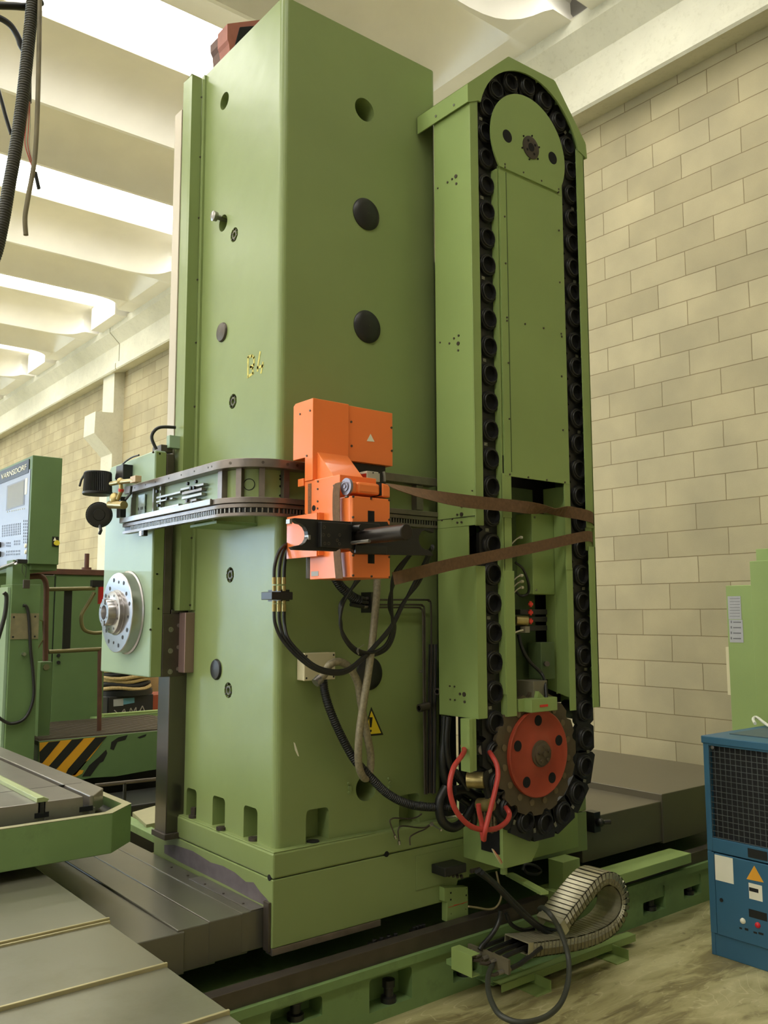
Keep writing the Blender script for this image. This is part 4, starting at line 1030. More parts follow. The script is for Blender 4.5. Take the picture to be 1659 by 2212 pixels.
mb.split('rail_bolt', darksteel, upr)
# switch cam plates on the straight part
for (pa, pb, z0, z1, m) in ((338, 388, 2.118, 2.128, steel), (338, 372, 2.100, 2.108, steel), (345, 385, 2.062, 2.074, steel), (388, 440, 2.128, 2.138, steel), (392, 436, 2.108, 2.120, railsteel), (394, 434, 2.088, 2.100, steel), (400, 425, 2.070, 2.080, railsteel)):
    qa, d = path_at(pa, -0.02); qb, _ = path_at(pb, -0.02); c = (qa+qb)/2; obox(Vector((c.x, c.y, 0)), d, (qa-qb).length, 0.02, z0, z1).build('cam_strip', m, rl, 0.001)
mb = MB()
for px, zz in ((405, 2.150), (424, 2.150), (412, 2.128), (418, 2.126), (405, 2.078), (338, 2.150), (342, 2.085), (360, 2.106), (415, 2.062)):
    q, d = path_at(px, -0.016); q.z = zz; mb.cyl(q-d*0.006, q+d*0.004, 0.0075, 10)
mb.split('cam_bolt', blackm, rl)
q, d = path_at(306, -0.035); obox(Vector((q.x, q.y, 0)), d, 0.075, 0.004, 2.056, 2.160).build('marker_plate', mat('scratched pale plate', (196, 214, 216), 0.25, metal=0.4, var=0.25, scale=30), rl, label='scratched pale plate with worn dark marking')
q, d = path_at(306, -0.0335); 
for k in range(4): qq, dd = path_at(300+4*k, -0.0335); obox(Vector((qq.x, qq.y, 0)), dd, 0.006, 0.002, 2.088, 2.101).build('worn_marking', blackp, rl)
c = PX(RX, 305, 1150); 
MB().box(RX-0.004, RX+0.02, c.y-0.012, c.y+0.015, 1.955, 1.980).build('stop_block', bright, rl, 0.002)
MB().box(RX-0.002, RX+0.02, c.y-0.03, c.y-0.012, 1.955, 1.982).build('stop_bolt', blackm, rl, 0.003)
# brackets to the tower
MB().box(1.70, XC-0.001, 3.22, 3.46, 1.965, 1.978).build('rail_bracket', bedgreen, rl, 0.002)
MB().box(1.70, XC-0.001, 3.24, 3.26, 1.978, 2.17).build('rail_bracket', green, rl, 0.002)
MB().box(1.70, XC-0.001, 3.42, 3.44, 1.978, 2.17).build('rail_bracket', green, rl, 0.002)
MB().box(2.0, 2.5, RY+0.06, YC-0.001, 2.0, 2.18).build('rail_bracket', green, rl, 0.002)
mb = MB(); 
MB().box(2.56, 2.60, RY+0.02, YC-0.001, 2.06, 2.17).build('rail_post', railsteel, rl)

# ---- black ribbed filters with brass fittings at the rail's far end
def rfil(name, label, c, ax, r, h, group=None):
    t = thing(name, label, 'filter', c); c = Vector(c); ax = Vector(ax).normalized()
    mb = MB(); u, v = mb.frame(ax); n = 44; vs = []
    for a, rr in ((0, 0.96), (0, 1.0), (h, 1.06)):
        for i in range(n*2): th = math.pi*i/n; R = r*rr*(1.0 if i % 2 else 0.93); vs.append(c+ax*a+(u*math.cos(th)+v*math.sin(th))*R)
    m = 2*n; fs = []
    for k in range(2):
        for i in range(m): fs.append((k*m+i, k*m+(i+1) % m, (k+1)*m+(i+1) % m, (k+1)*m+i))
    mb.add(vs, fs); mb.build('ribbed_body', blackm, t)
    MB().cyl(c, c+ax*0.001, r*0.9, 30).build('filter_core', blackm, t)
    MB().lathe(c, ax, [(h-0.002, r*1.10), (h+0.008, r*1.10), (h+0.012, r*1.05), (h+0.012, 0.001)], 36).build('filter_cap', blackm, t, label='smooth black cap rim')
    MB().lathe(c, -ax, [(-0.002, r*0.98), (0.004, r*0.98), (0.006, r*0.9), (0.003, r*0.5), (0.008, r*0.45), (0.008, 0.001)], 36).build('filter_lid', blackm, t)
    return t
yf_ = 4.10; xf_ = RX-0.0
f1 = rfil('ribbed_filter', 'upright black ribbed filter with clip, by the end of the curved rail', tuple(PX(1.60, 212, 1022)), (0, 0, -1), 0.066, 0.098)
a = PX(1.60, 183, 1022); b = PX(1.60, 172, 1050)
MB().tube([PX(1.60, 190, 1022), a, a-Z_*0.006, PX(1.60, 176, 1036), b], 0.006, 8).build('clip_lever', blackm, f1)
f2 = rfil('ribbed_filter', 'tilted black ribbed filter with round lid facing out, hanging below the upright one', tuple(PX(1.575, 214, 1112)), (0.35, 0.9, 0.1), 0.058, 0.07)
MB().tube([PX(1.575, 216, 1136), PX(1.57, 218, 1146), PX(1.57, 215, 1153)], 0.008, 8).build('clip_lever', blackm, f2)
fit = thing('pipe_fitting', 'brass pipe fittings joining the two black ribbed filters', 'pipe fitting', tuple(PX(1.60, 250, 1060)))
def lp(q, x=1.60): return PX(x, q[0], q[1])
MB().tube([lp((240, 1045)), lp((262, 1041)), lp((290, 1038))], 0.011, 12).build('brass_pipe', brass, fit)
MB().sphere(lp((260, 1040)), 0.018, 14).build('brass_elbow', brass, fit)
MB().tube([lp((261, 1048)), lp((262, 1060)), lp((255, 1078))], 0.010, 10).build('brass_pipe', brass, fit)
MB().cyl(lp((262, 1056)), lp((261, 1062)), 0.013, 12).build('red_ring', redlab, fit)
MB().sphere(lp((247, 1078)), 0.032, 16, (0.7, 1, 1)).build('brass_body', brass, fit)
MB().cyl(lp((238, 1090)), lp((268, 1091)), 0.019, 16).build('brass_plug', brass, fit)
c = lp((291, 1036)); MB().box(c.x-0.01, c.x+0.02, c.y-0.03, c.y+0.03, c.z-0.014, c.z+0.016).build('solenoid_coil', mat('beige coil', (190, 164, 128), 0.5), fit, 0.002)
MB().tube([lp((272, 1078)), lp((282, 1066)), lp((284, 1050))], 0.006, 8).build('air_tube', rubber, fit)
MB().box(RX-0.02, RX+0.01, 4.065, 4.11, 2.06, 2.16).build('mounting_plate', blackm, fit, 0.002)

# ================================================================= ORANGE TOOL CHANGER
sO = 4.1475
def O(x, y): return (580+x/sO, 840+y/sO)
tc = thing('tool_changer', 'bright orange tool changer carriage on the curved rail', 'tool changer', (1.97, 2.75, 1.73))
AX0, AX1 = 1.885, 2.058
MB().prism([(2.80, 2.111), (2.80, 2.434), (2.925, 2.434), (2.94, 2.425), (2.94, 2.205), (2.855, 2.205), (2.855, 2.111)], 0, AX0, AX1).build('upper_cover', orange, tc, 0.002)
MB().box(AX1, 2.292, 2.810, 2.93, 2.207, 2.432).build('side_cover', orange, tc, 0.002)
MB().box(2.06, 2.27, 2.83, 2.92, 2.12, 2.207).build('drive_block', blackm, tc, 0.002)
p = PX(1.905, *O(620, 835)); p2 = PX(1.905, *O(600, 880)); pb = PX(1.905, *O(440, 915))
MB().prism([(2.80, 2.223), (p.y, p.z), (p2.y, p2.z), (2.80, pb.z)], 0, 1.905, 2.053).build('sloped_hood', orange, tc, 0.002)
ybf = 2.625
MB().box(1.889, 2.060, ybf, 2.86, 1.90, 2.111).build('carriage_body', orange, tc, 0.002)
MB().box(1.889, 2.060, ybf, 2.82, 1.728, 1.90).build('carriage_body', orange, tc, 0.002)
a = PX(1.889, *O(345, 825)); 
y0s = PX(1.889, *O(385, 950)).y; y1s = PX(1.889, *O(355, 950)).y
MB().box(1.8880, 1.895, y0s, y1s, 1.975, 2.10).build('toothed_slot', mat('slot brown', (120, 74, 40), 0.6, var=0.4, scale=160), tc)
c = PX(1.888, *O(405, 1068)); MB().cyl(c+X_*0.003, c-X_*0.001, 0.011, 18).build('body_hole', void, tc)
MB().box(1.883, 1.905, 2.86, 2.90, 2.095, 2.125).build('side_tab', orange, tc, 0.001)
# pale lower flap
ya = PX(1.86, *O(432, 1400)).y; yb_ = PX(1.86, *O(162, 1400)).y; zt_ = PX(1.86, *O(230, 1140)).z; zb_ = PX(1.86, *O(270, 1515)).z
MB().box(1.86, 1.866, ya, yb_, zb_, zt_).build('lower_flap', orange, tc, 0.001)
MB().box(1.866, 1.889, ya-0.005, ya+0.03, zb_+0.004, zt_).build('flap_return', orange, tc)
YE = 2.55
for (z0, z1) in ((1.927, 2.024), (1.728, 1.822)):
    MB().prism([(1.8875, 2.626), (1.8875, 2.560), (1.893, YE), (2.066, YE), (2.066, 2.626)], 2, z0, z1).build('front_cover', orange, tc, 0.003)
xs0, xs1 = PY(YE, *O(890, 1140)).x, PY(YE, *O(948, 1140)).x
MB().box(xs0, xs1, YE-0.001, YE+0.006, 1.927, PY(YE, *O(918, 1093)).z).build('cover_slot', void, tc)
MB().box(xs0, xs1, YE-0.001, YE+0.006, PY(YE, *O(918, 1565)).z, 1.822).build('cover_slot', void, tc)
mb = MB()
for q in ((708, 965), (758, 966), (918, 982), (1080, 998), (757, 1150), (1080, 1173), (758, 1492), (1080, 1507), (757, 1672), (922, 1680), (1083, 1687)):
    c = PY(YE, *O(*q)); mb.cyl(c+Y_*0.002 + (Y_*0.0 if q[0] > 740 else Y_*0.01), c-Y_*0.003, 0.0042, 10)
for q in ((284, 227), (374, 195), (345, 600)): c = PX(AX0, *O(*q)); mb.cyl(c+X_*0.002, c-X_*0.003, 0.0042, 10)
for q in ((740, 296), (743, 512), (1100, 348), (1104, 555)): c = PY(2.81, *O(*q)); mb.cyl(c+Y_*0.002, c-Y_*0.003, 0.0048, 10)
for q in ((445, 830), (443, 898), (588, 868), (442, 1008), (442, 1072), (371, 1122), (335, 1128)): c = PX(1.889, *O(*q)); mb.cyl(c+X_*0.004, c-X_*0.003, 0.004, 10)
mb.split('cover_screw', darksteel, tc)
tri = [PY(2.81, *O(*q)) for q in ((913, 404), (948, 474), (880, 468))]
MB().prism([(q.x, q.z) for q in tri], 1, 2.8085, 2.81).build('triangle_label', white, tc, label='small blank white triangle sticker')
a = [PX(1.889, *O(*q)) for q in ((385, 1637), (448, 1637), (448, 1675), (385, 1675))]
MB().box(1.8878, 1.889, a[1].y, a[0].y, a[2].z, a[0].z).build('rating_label', paper, tc, label='small grey rating label')
# roller, bar and elbow piece over the front cover
c = PX(1.880, *O(688, 875))
MB().lathe(c+X_*0.012, -X_, [(0, 0.001), (0, 0.032), (0.010, 0.032), (0.010, 0.017), (0.014, 0.017), (0.014, 0.007), (0.018, 0.007), (0.018, 0.001)], 30).build('strap_roller', mat('grey washer', (142, 136, 150), 0.35, metal=0.6, var=0.05), tc)
z0 = PY(2.555, *O(900, 945)).z; z1 = PY(2.555, *O(900, 840)).z; xa = PY(2.555, *O(800, 890)).x; xb2 = PY(2.555, *O(1003, 890)).x; xc2 = PY(2.555, *O(1085, 900)).x
MB().box(1.893, xa, 2.56, 2.61, z0, z1).build('roller_arm', orange, tc, 0.006)
MB().box(xa, xb2, 2.555, 2.615, z0, z1).build('cross_bar', orange, tc, 0.010)
MB().prism([(xb2+0.004, z0-0.004), (xc2, z0-0.006), (xc2, z1-0.01), (xc2-0.01, z1), (xb2+0.004, z1+0.004)], 1, 2.55, 2.62).build('bar_end', orange, tc, 0.006)
MB().box(xb2, xb2+0.004, 2.553, 2.617, z0, z1+0.002).build('bar_seam', void, tc)
x0, x1, z0, z1 = recY(2.70, *(O(880, 740)+O(1000, 830)))
sbk = MB().box(x0, x1, 2.70, 2.75, z0, z1).build('sensor_block', mat('grey sensor block', (176, 170, 150), 0.5), tc, 0.003)
a = PX(x0, *O(895, 790)); MB().box(x0-0.002, x0+0.004, 2.702, 2.748, z0+0.01, z1-0.01).build('red_lens', mat('red lens', (150, 34, 20), 0.3), tc)
mb = MB()
for q in ((937, 752), (990, 752), (940, 828)): c = PY(2.70, *O(*q)); mb.cyl(c+Y_*0.001, c-Y_*0.001, 0.003, 8)
mb.split('block_hole', void, sbk)
MB().tube([PY(2.74, *O(1040, 830)), PY(2.74, *O(1038, 780)), PY(2.74, *O(1030, 740))], 0.006, 8).build('small_fitting', steel, tc)
MB().box(1.97, 2.04, 2.87, 2.93, 1.75, 1.90).build('motor_housing', darksteel, tc, 0.003)
MB().cyl((1.93, 2.87, 1.90), (1.93, 2.87, 1.735), 0.022, 18).build('drive_motor', darksteel, tc)
# black gripper
YG = 2.532
def G(x, y): q = PY(YG, *O(x, y)); return (q.x, q.z)
jc = G(270, 1303); jr = (G(270, 1203)[1]-G(270, 1303)[1])
Pj = [G(212, 1162), G(235, 1157), G(720, 1190), G(1065, 1190), G(1085, 1245), G(1480, 1250), G(1480, 1290)]
rj = G(1415, 1352); 
Pj += [(rj[0]+jr*math.cos(math.radians(t)), rj[1]+jr*math.sin(math.radians(t))) for t in (70, 100, 130, 160, 180, 200, 230, 260, 285)]
Pj += [G(1480, 1492), G(790, 1480), G(755, 1440), G(640, 1432), G(605, 1455), G(228, 1440), G(208, 1418)]
Pj += [(jc[0]+jr*math.cos(math.radians(t)), jc[1]+jr*math.sin(math.radians(t))) for t in (-95, -70, -45, -20, 0, 20, 45, 70, 95)]
gp = MB(); fill_poly(gp, Pj, YG, YG+0.022); gp.build('gripper_plate', blackm, tc)
x0, x1, z0, z1 = recY(YG-0.02, *(O(470, 1200)+O(745, 1425)))
gbd = MB().box(x0, x1, YG-0.022, YG, z0, z1).build('gripper_body', blackm, tc, 0.002)
mb = MB()
for q in ((500, 1240), (492, 1308), (540, 1312), (505, 1385), (540, 1385), (638, 1310), (616, 1357), (635, 1388)): c = PY(YG-0.022, *O(*q)); mb.lathe(c+Y_*0.001, -Y_, [(0, 0.006), (0.002, 0.006), (0.002, 0.0035), (0.0, 0.003), (0.0, 0.0001)], 12)
mb.split('body_screw', darksteel, gbd)
for q in ((198, 1187), (365, 1330)): c = PY(YG-0.002, *O(*q)); MB().box(c.x-0.005, c.x+0.005, YG-0.004, YG+0.02, c.z-0.008, c.z+0.008).build('jaw_pad', steel, tc, 0.001)
c = PY(YG-0.02, *O(850, 1325)); e = PX(c.x, *O(1240, 1290))
MB().lathe(Vector((c.x, YG, c.z)), -Y_, [(0, 0.028), (YG-e.y-0.003, 0.028), (YG-e.y, 0.025), (YG-e.y, 0.0001)], 28).build('gripper_cylinder', mat('worn black cylinder', (44, 38, 34), 0.35, metal=0.3, var=0.1), tc)
c = PY(YG-0.02, *O(745, 1380)); e = PX(c.x, *O(905, 1362))
MB().cyl(c, Vector((c.x, e.y, c.z)), 0.0065, 14).build('guide_pin', steel, tc)
c = PY(YG-0.02, *O(775, 1250)); MB().cyl(c, c-Y_*0.04, 0.012, 16).build('gripper_boss', blackm, tc)
x0, x1, z0, z1 = recY(YG-0.01, *(O(745, 1200)+O(1000, 1290)))
MB().box(x0, x1, YG-0.01, YG+0.03, z0, z1).build('pivot_block', blackm, tc, 0.003)
x0, x1, z0, z1 = recY(YG-0.01, *(O(780, 1400)+O(1060, 1480)))
MB().box(x0, x1, YG-0.012, YG, z0, z1).build('lower_link', blackm, tc, 0.003)

# ---- lashing straps
st = thing('lashing_strap', 'brown webbing strap hanging down the left side of the orange tool changer', 'strap', (1.88, 2.66, 1.73))
pts = [PX(1.868, *O(*q)) for q in ((650, 835), (622, 850), (610, 900), (606, 980), (606, 1100), (612, 1250), (614, 1450), (622, 1560), (635, 1700))]
MB().ribbon(smooth_path(pts, 4), [Y_]*(4*(len(pts)-1)+1), 0.044, 0.002).build('strap_band', strapm, st)
def strap(label, pts, wds, w):
    path = smooth_path(pts, 6); n = len(path); m = len(pts)-1; wd = []
    for i in range(n):
        t = i/6; k = min(int(t), m-1); wd.append(Vector(wds[k]).lerp(Vector(wds[k+1]), t-k))
    o = MB().ribbon(path, wd, w, 0.0025).build('lashing_strap', strapm); tag(o, label, 'strap')
Ysf = 2.683
strap('upper brown lashing strap, twisted, pulled from the orange changer round the magazine', [PY(2.575, 842, 1050), PY(2.61, 920, 1068), PY(2.65, 1010, 1083), PY(Ysf-0.01, 1120, 1094), PY(Ysf-0.015, 1190, 1103), PY(Ysf-0.01, 1235, 1107), PY(Ysf, 1279, 1118), Vector((3.482, 2.75, 2.035)), Vector((3.482, 2.92, 2.035))],
      [(0, 0.9, 0.45), (0, 0.6, 0.9), (0, 0, 1), (0, 0, 1), (0, -0.95, 0.25), (0, -0.1, 1), (0, 0, 1), (0, 0, 1), (0, 0, 1)], 0.055)
strap('lower brown lashing strap, slanting up from the orange changer across the magazine', [PY(2.56, 850, 1250), PY(2.60, 900, 1238), PY(2.655, 975, 1219), PY(Ysf, 1040, 1206), PY(Ysf, 1160, 1181), PY(Ysf, 1269, 1158), Vector((3.476, 2.75, 1.94)), Vector((3.476, 2.92, 1.94))],
      [(0, 0.2, 0.6), (0, 0.1, 1), (0, 0, 1), (0, 0, 1), (0, 0, 1), (0, 0, 1), (0, 0, 1), (0, 0, 1)], 0.05)

# ---- counterweight pulley casting on top of the tower
pl = thing('pulley_bracket', 'rusty red brown cast bracket on the very top of the tower', 'bracket', (1.95, 3.6, ZT))
def ppy(Yv, q): p = PY(Yv, 360+q[0]/2.765, q[1]/2.765); return p.x, p.z
for nm, Yv, pts, m, d in (('bracket_arm', 3.62, ((363, 142), (408, 136), (560, 118), (690, 100), (690, 330), (500, 330), (380, 320), (372, 260), (363, 235)), pink, 0.10), ('bracket_arm', 3.74, ((316, 212), (375, 205), (520, 190), (520, 360), (335, 360), (330, 290), (318, 260)), brown, 0.10)):
    P = [ppy(Yv, q) for q in pts]; P = [(max(x, XC-0.4), max(z, ZT+0.0)) for x, z in P]
    mb = MB(); fill_poly(mb, P, Yv, Yv+d); mb.build(nm, m, pl)
MB().prism([ppy(3.617, q) for q in ((436, 165), (600, 150), (600, 300), (400, 300))], 1, 3.612, 3.62).build('bracket_recess', void, pl)

# ================================================================= JUNCTION BOX, HOSES, PIPES on the tower front
sH = 3.95
def Hq(x, y): return (560+x/sH, 1240+y/sH)
bxx = PY(YC, *Hq(320, 790)).x; YJ = PX(bxx, *Hq(386, 790)).y
jx1 = PY(YJ, *Hq(648, 790)).x; z0 = PY(YJ, *Hq(500, 905)).z; z1 = PY(YJ, *Hq(500, 674)).z
jb = thing('junction_box', 'cream electrical junction box on the tower front', 'junction box', (bxx+0.05, YC-0.03, z0))
MB().box(bxx, jx1, YJ+0.012, YC-0.001, z0, z1).build('box_body', beige, jb, 0.003)
jld = MB().box(bxx-0.001, jx1+0.001, YJ, YJ+0.012, z0-0.001, z1+0.001).build('box_lid', beige, jb, 0.003)
mb = MB()
for x, z in ((bxx+.01, z1-.01), (jx1-.008, z1-.01), (bxx+.01, z0+.01), (jx1-.008, z0+.01)): mb.cyl((x, YJ+0.001, z), (x, YJ-0.001, z), 0.004, 10)
mb.split('lid_screw', blackp, jld)
def HP(y, pts): return [PY(y if not isinstance(y, (list, tuple)) else y[i], *Hq(*q)) for i, q in enumerate(pts)]
# grey braided hose
yy = [2.93, 2.92, 2.90, 2.90, 2.90, 2.90, 2.91, 2.93, 2.94, 2.93, 2.92, 2.90, 2.88, 2.87, 2.86, 2.86, 2.88, 2.90]
gh = hose('braided_hose', 'pale grey braided hose hanging in a long loop from the cream junction box', 'hose',
     HP(yy, ((500, 912), (560, 850), (600, 775), (680, 748), (765, 795), (838, 920), (868, 1100), (915, 1350), (952, 1560), (935, 1715), (890, 1735), (848, 1620), (850, 1400), (885, 1130), (925, 880), (962, 600), (1000, 200), (1006, 30))), 0.0155, braid, n=14)
MB().tube([HP(2.93, ((478, 930),))[0], HP(2.93, ((520, 890),))[0]], 0.019, 12).build('hose_gland', steel, jb)
hose('corrugated_hose', 'black corrugated conduit sweeping from the junction box down behind the red hoses', 'hose',
     HP([3.0, 2.99, 2.97, 2.96, 2.94, 2.93, 2.92, 2.92, 2.91, 2.90, 2.88], ((545, 905), (560, 1010), (600, 1150), (680, 1340), (790, 1550), (880, 1660), (970, 1755), (1090, 1870), (1240, 1950), (1400, 1985), (1640, 1990))), 0.018, rubber, n=14, corr=0.009)
# three hoses with couplings at the corner
cp = thing('hose_coupling', 'dark block with brass coloured couplings holding three hoses at the tower corner', 'hose coupling', tuple(PY(2.93, 604, 1300)))
c = PY(2.93, 606, 1287); MB().box(c.x-0.045, c.x+0.05, 2.92, 3.0, c.z-0.015, c.z+0.015).build('coupling_block', blackm, cp, 0.002)
MB().box(c.x+0.02, c.x+0.06, 2.96, YC-0.001, c.z-0.02, c.z+0.025).build('block_bracket', blackm, cp)
for i, px in enumerate((592, 603, 613.5)):
    yv = 2.935+0.012*i
    for (a, b) in ((1247, 1262), (1265, 1277), (1297, 1304), (1305, 1321)):
        p, q = PY(yv, px, a), PY(yv, px, b); MB().cyl(p, q, 0.0085 if (b-a) > 12 else 0.0075, 12).build('coupling_sleeve', brass, cp)
    up_ = [PY(yv, px, 1250), PY(yv, px+1, 1225), PY(yv+0.0, 600+9*i, 1198), PY(yv, 612+7*i, 1180), PY(2.97, 640+3*i, 1166), PY(2.98, 665, 1160)]
    hose('hydraulic_hose', 'short black hose rising from the corner coupling to the changer, %s of three' % ('leftmost', 'middle', 'rightmost')[i], 'hose', up_, 0.0068, rubber, group=None)
    off = (0, 4, 9)[i]
    dn = HP([yv, yv, 2.93, 2.91, 2.89, 2.88, 2.87, 2.86, 2.84, 2.82, 2.80, 2.78, 2.72, 2.66, 2.62], ((127+43*i, 300), (135+40*i, 420), (190+28*i, 550), (310+20*i, 690-8*i), (450+10*i, 800-12*i), (600, 850-14*i), (740, 840-12*i), (860, 750-10*i), (990, 620-8*i), (1130, 460-14*i), (1230, 260-10*i), (1320+20*i, 80), (1390+15*i, -60), (1450+8*i, -190), (1480, -240+10*i)))
    hose('hydraulic_hose', 'long black hose sagging from the corner coupling to the gripper, %s of three' % ('lowest', 'middle', 'topmost')[i], 'hose', dn, 0.0068, rubber)
for i in range(3):
    yv = 2.84+0.02*i
    P = HP([2.9, 2.88, yv, yv, yv, yv, yv, yv, yv-0.02, yv-0.06, 2.70, 2.64], ((855-14*i, 50), (780+0*i, 140), (715-12*i, 260), (690-10*i+i*14, 420), (735-8*i, 540), (830-4*i, 640+14*i), (960, 670+14*i), (1080+10*i, 600+14*i), (1135+12*i, 450), (1130-12*i, 250), (1150+18*i, 0), (1320, -200)))
    hose('hydraulic_hose', 'black hose looping below the orange changer, %s of three strands' % ('innermost', 'middle', 'outermost')[i], 'hose', P, 0.0062, rubber)
hose('wire_tie', 'thin wire tie round the looping black hoses', 'tie', HP(2.83, ((842, 628), (834, 660), (850, 688), (846, 640), (895, 600))), 0.0012, steel)
# thick conduit going up behind the changer
hose('corrugated_hose', 'thick black conduit behind the orange changer reaching the pipe clamp', 'hose', HP([2.98, 2.99, 3.0, 3.0], ((640, 20), (700, 110), (790, 190), (860, 225))), 0.02, rubber, corr=0.01, n=12)
pc = thing('pipe_clamp', 'pipe clamp with three grey couplings and pipes running right and down the tower front', 'pipe clamp', tuple(PY(3.0, 798, 1300)))
for i, (yy_, x0) in enumerate(((210, 905), (245, 925), (278, 890))):
    p, q = HP(3.01, ((x0, yy_), (x0+55, yy_))); MB().cyl(p, q, 0.009, 12).build('pipe_coupling', steel, pc)
    hh = HP(3.0, ((780, yy_-20), (x0, yy_))); MB().tube(hh, 0.009, 8).build('hose_stub', rubber, pc)
a, b = HP(3.0, ((945, 155), (945, 330))); MB().box(a.x-0.006, a.x+0.006, 2.985, YC-0.001, b.z, a.z).build('clamp_plate', blackm, pc)
for i, (yy_, xe) in enumerate(((220, 1465), (262, 1410), (285, 1395))):
    P = HP(3.02, ((960, yy_), (xe-60, yy_), (xe-20, yy_+10), (xe, yy_+50), (xe+4, 600), (xe+8, 1100), (xe+18, 1880)))
    MB().tube(smooth_path(P, 5), 0.0042, 8).build('steel_pipe', darksteel, pc)
pb_ = thing('pipe_bundle', 'bundle of thin dark pipes running down between tower and magazine', 'pipes', tuple(PY(3.02, 925, 1760)))
for i, x in enumerate((1440, 1455, 1470, 1488, 1500)):
    P = HP(3.025-0.004*i, ((x+12, 600), (x+5, 1000), (x+4, 1400), (x, 1870))); MB().tube(P, 0.004, 8).build('thin_pipe', darksteel if i % 2 else blackm, pb_)
c = PY(3.0, 905, 1530); 
MB().lathe(c, (1, 0.0, 0.12), [(0, 0.018), (0, 0.011), (0.001, 0.018), (0.055, 0.018), (0.055, 0.001)], 20).build('pipe_stub', darksteel, pb_)
c = PY(2.97, 944, 1494); MB().lathe(c, (0.9, 0.2, 0), [(0, 0.010), (0, 0.017), (0.03, 0.017), (0.03, 0.001)], 6).build('union_nut', darksteel, pb_)
mb = MB()
for q in ((913, 1451), (914, 1735), (929, 1740)): c = PY(3.0, *q); mb.cyl(c, c+Y_*0.02, 0.006, 8)
mb.split('clip_screw', steel, pb_)
MB().box(2.785, 2.84, 3.03, 3.2, 0.69, 3.30).build('dark_gap_filler', blackm, pb_)  # black slab added to keep the gap between tower and magazine dark
MB().box(2.84, 3.0, 2.975, 3.015, 0.70, 1.35).build('dark_filler_plate', blackm, pb_)  # black plate added to darken the view past the drop bar
# bent brake lines with silver nuts
for i, (pts, lab) in enumerate(((((875, 240), (830, 270), (760, 285), (640, 278), (600, 290), (590, 310), (610, 370), (636, 440)), 'thin bent pipe with silver end nut, leftmost at the tower foot'),
                   (((940, 340), (900, 365), (820, 362), (730, 350), (680, 355), (664, 390), (666, 440), (672, 490)), 'thin bent pipe with silver end nut, middle one at the tower foot'),
                   (((950, 345), (900, 380), (840, 405), (785, 435), (768, 460), (772, 520)), 'thin bent dark pipe, lowest at the tower foot'))):
    P = [PY(2.985, 700+x/4.1475, 1700+y/4.1475) for x, y in pts]
    t = thing('bent_pipe', lab, 'pipe', tuple(P[-1])); MB().tube(smooth_path(P, 5), 0.0032, 8).build('pipe_run', darksteel, t)
    if i < 2: d = (P[-1]-P[-2]).normalized(); MB().cyl(P[-1]-d*0.004, P[-1]+d*0.012, 0.0062, 6).build('end_nut', bright, t)
t = thing('bolt', 'bright long bolt with round washer sticking out near the red hose', 'bolt', tuple(PY(2.90, 932, 1782)))
a, b = PY(2.93, 932, 1780), PY(2.86, 951, 1792); MB().cyl(a, b, 0.003, 10).build('bolt_shank', bright, t); MB().lathe(a, b-a, [(0, 0.010), (0.004, 0.010), (0.004, 0.003)], 18).build('bolt_washer', steel, t); MB().cyl(b, b+(b-a).normalized()*0.008, 0.005, 6).build('bolt_tip', bright, t)
# dark hoses tangle behind the red loops
C4 = lambda x, y: (920+x/4.1475, 1380+y/4.1475)
dk_hoses = [
 ([(170, 690), (165, 900), (150, 1100), (190, 1300), (330, 1400), (480, 1380)], 0.018, 2.90, 'vertical black hose behind the red loop, left'),
 ([(200, 700), (185, 950), (230, 1180), (370, 1330), (420, 1400)], 0.014, 2.88, 'black hose curving behind the green drop bar'),
 ([(180, 1330), (120, 1460), (140, 1620), (230, 1690), (330, 1640), (430, 1480), (470, 1380)], 0.020, 2.88, 'black hose loop beside the bright long bolt'),
 ([(250, 1360), (350, 1350), (440, 1400), (560, 1440)], 0.020, 2.86, 'black hose crossing under the release cylinder'),
 ([(300, 1420), (400, 1500), (430, 1620), (400, 1700)], 0.016, 2.89, 'black hose dropping beside the support box'),
 ([(270, 1180), (330, 1280), (380, 1350)], 0.010, 2.80, 'short black hose inside the red loop')]
for pts, r, y, lab in dk_hoses: hose('rubber_hose', lab, 'hose', [PY(y, *C4(*q)) for q in pts], r, rubber)
MB2 = MB()
# red hoses
ra = [(330, 960), (345, 1000), (320, 1050), (250, 1150), (215, 1290), (225, 1420), (270, 1540), (350, 1640), (440, 1695), (540, 1710), (640, 1695), (720, 1640), (748, 1580), (735, 1535), (705, 1500)]
ya_ = [2.80, 2.72, 2.66, 2.62, 2.60, 2.60, 2.60, 2.60, 2.60, 2.60, 2.62, 2.64, 2.66, 2.68, 2.74]
hose('red_hose', 'red rubber hose swinging in a wide loop into the lower tool pocket', 'hose', [PY(y, *C4(*q)) for q, y in zip(ra, ya_)], 0.0105, redhose, n=14)
rb = [(560, 1000), (600, 1060), (635, 1130), (645, 1230), (615, 1380), (570, 1560), (540, 1680), (525, 1750), (520, 1800)]
yb3 = [2.74, 2.68, 2.65, 2.63, 2.61, 2.59, 2.58, 2.585, 2.60]
hose('red_hose', 'red rubber hose hanging out of the upper tool pocket, crossing the loop', 'hose', [PY(y, *C4(*q)) for q, y in zip(rb, yb3)], 0.0105, redhose, n=14)
rc = [(470, 1480), (480, 1560), (500, 1650), (505, 1740), (515, 1800)]
hose('red_hose', 'short red rubber hose behind the crossing, dropping beside the steel cylinder', 'hose', [PY(2.66, *C4(*q)) for q in rc], 0.0105, redhose, n=14)
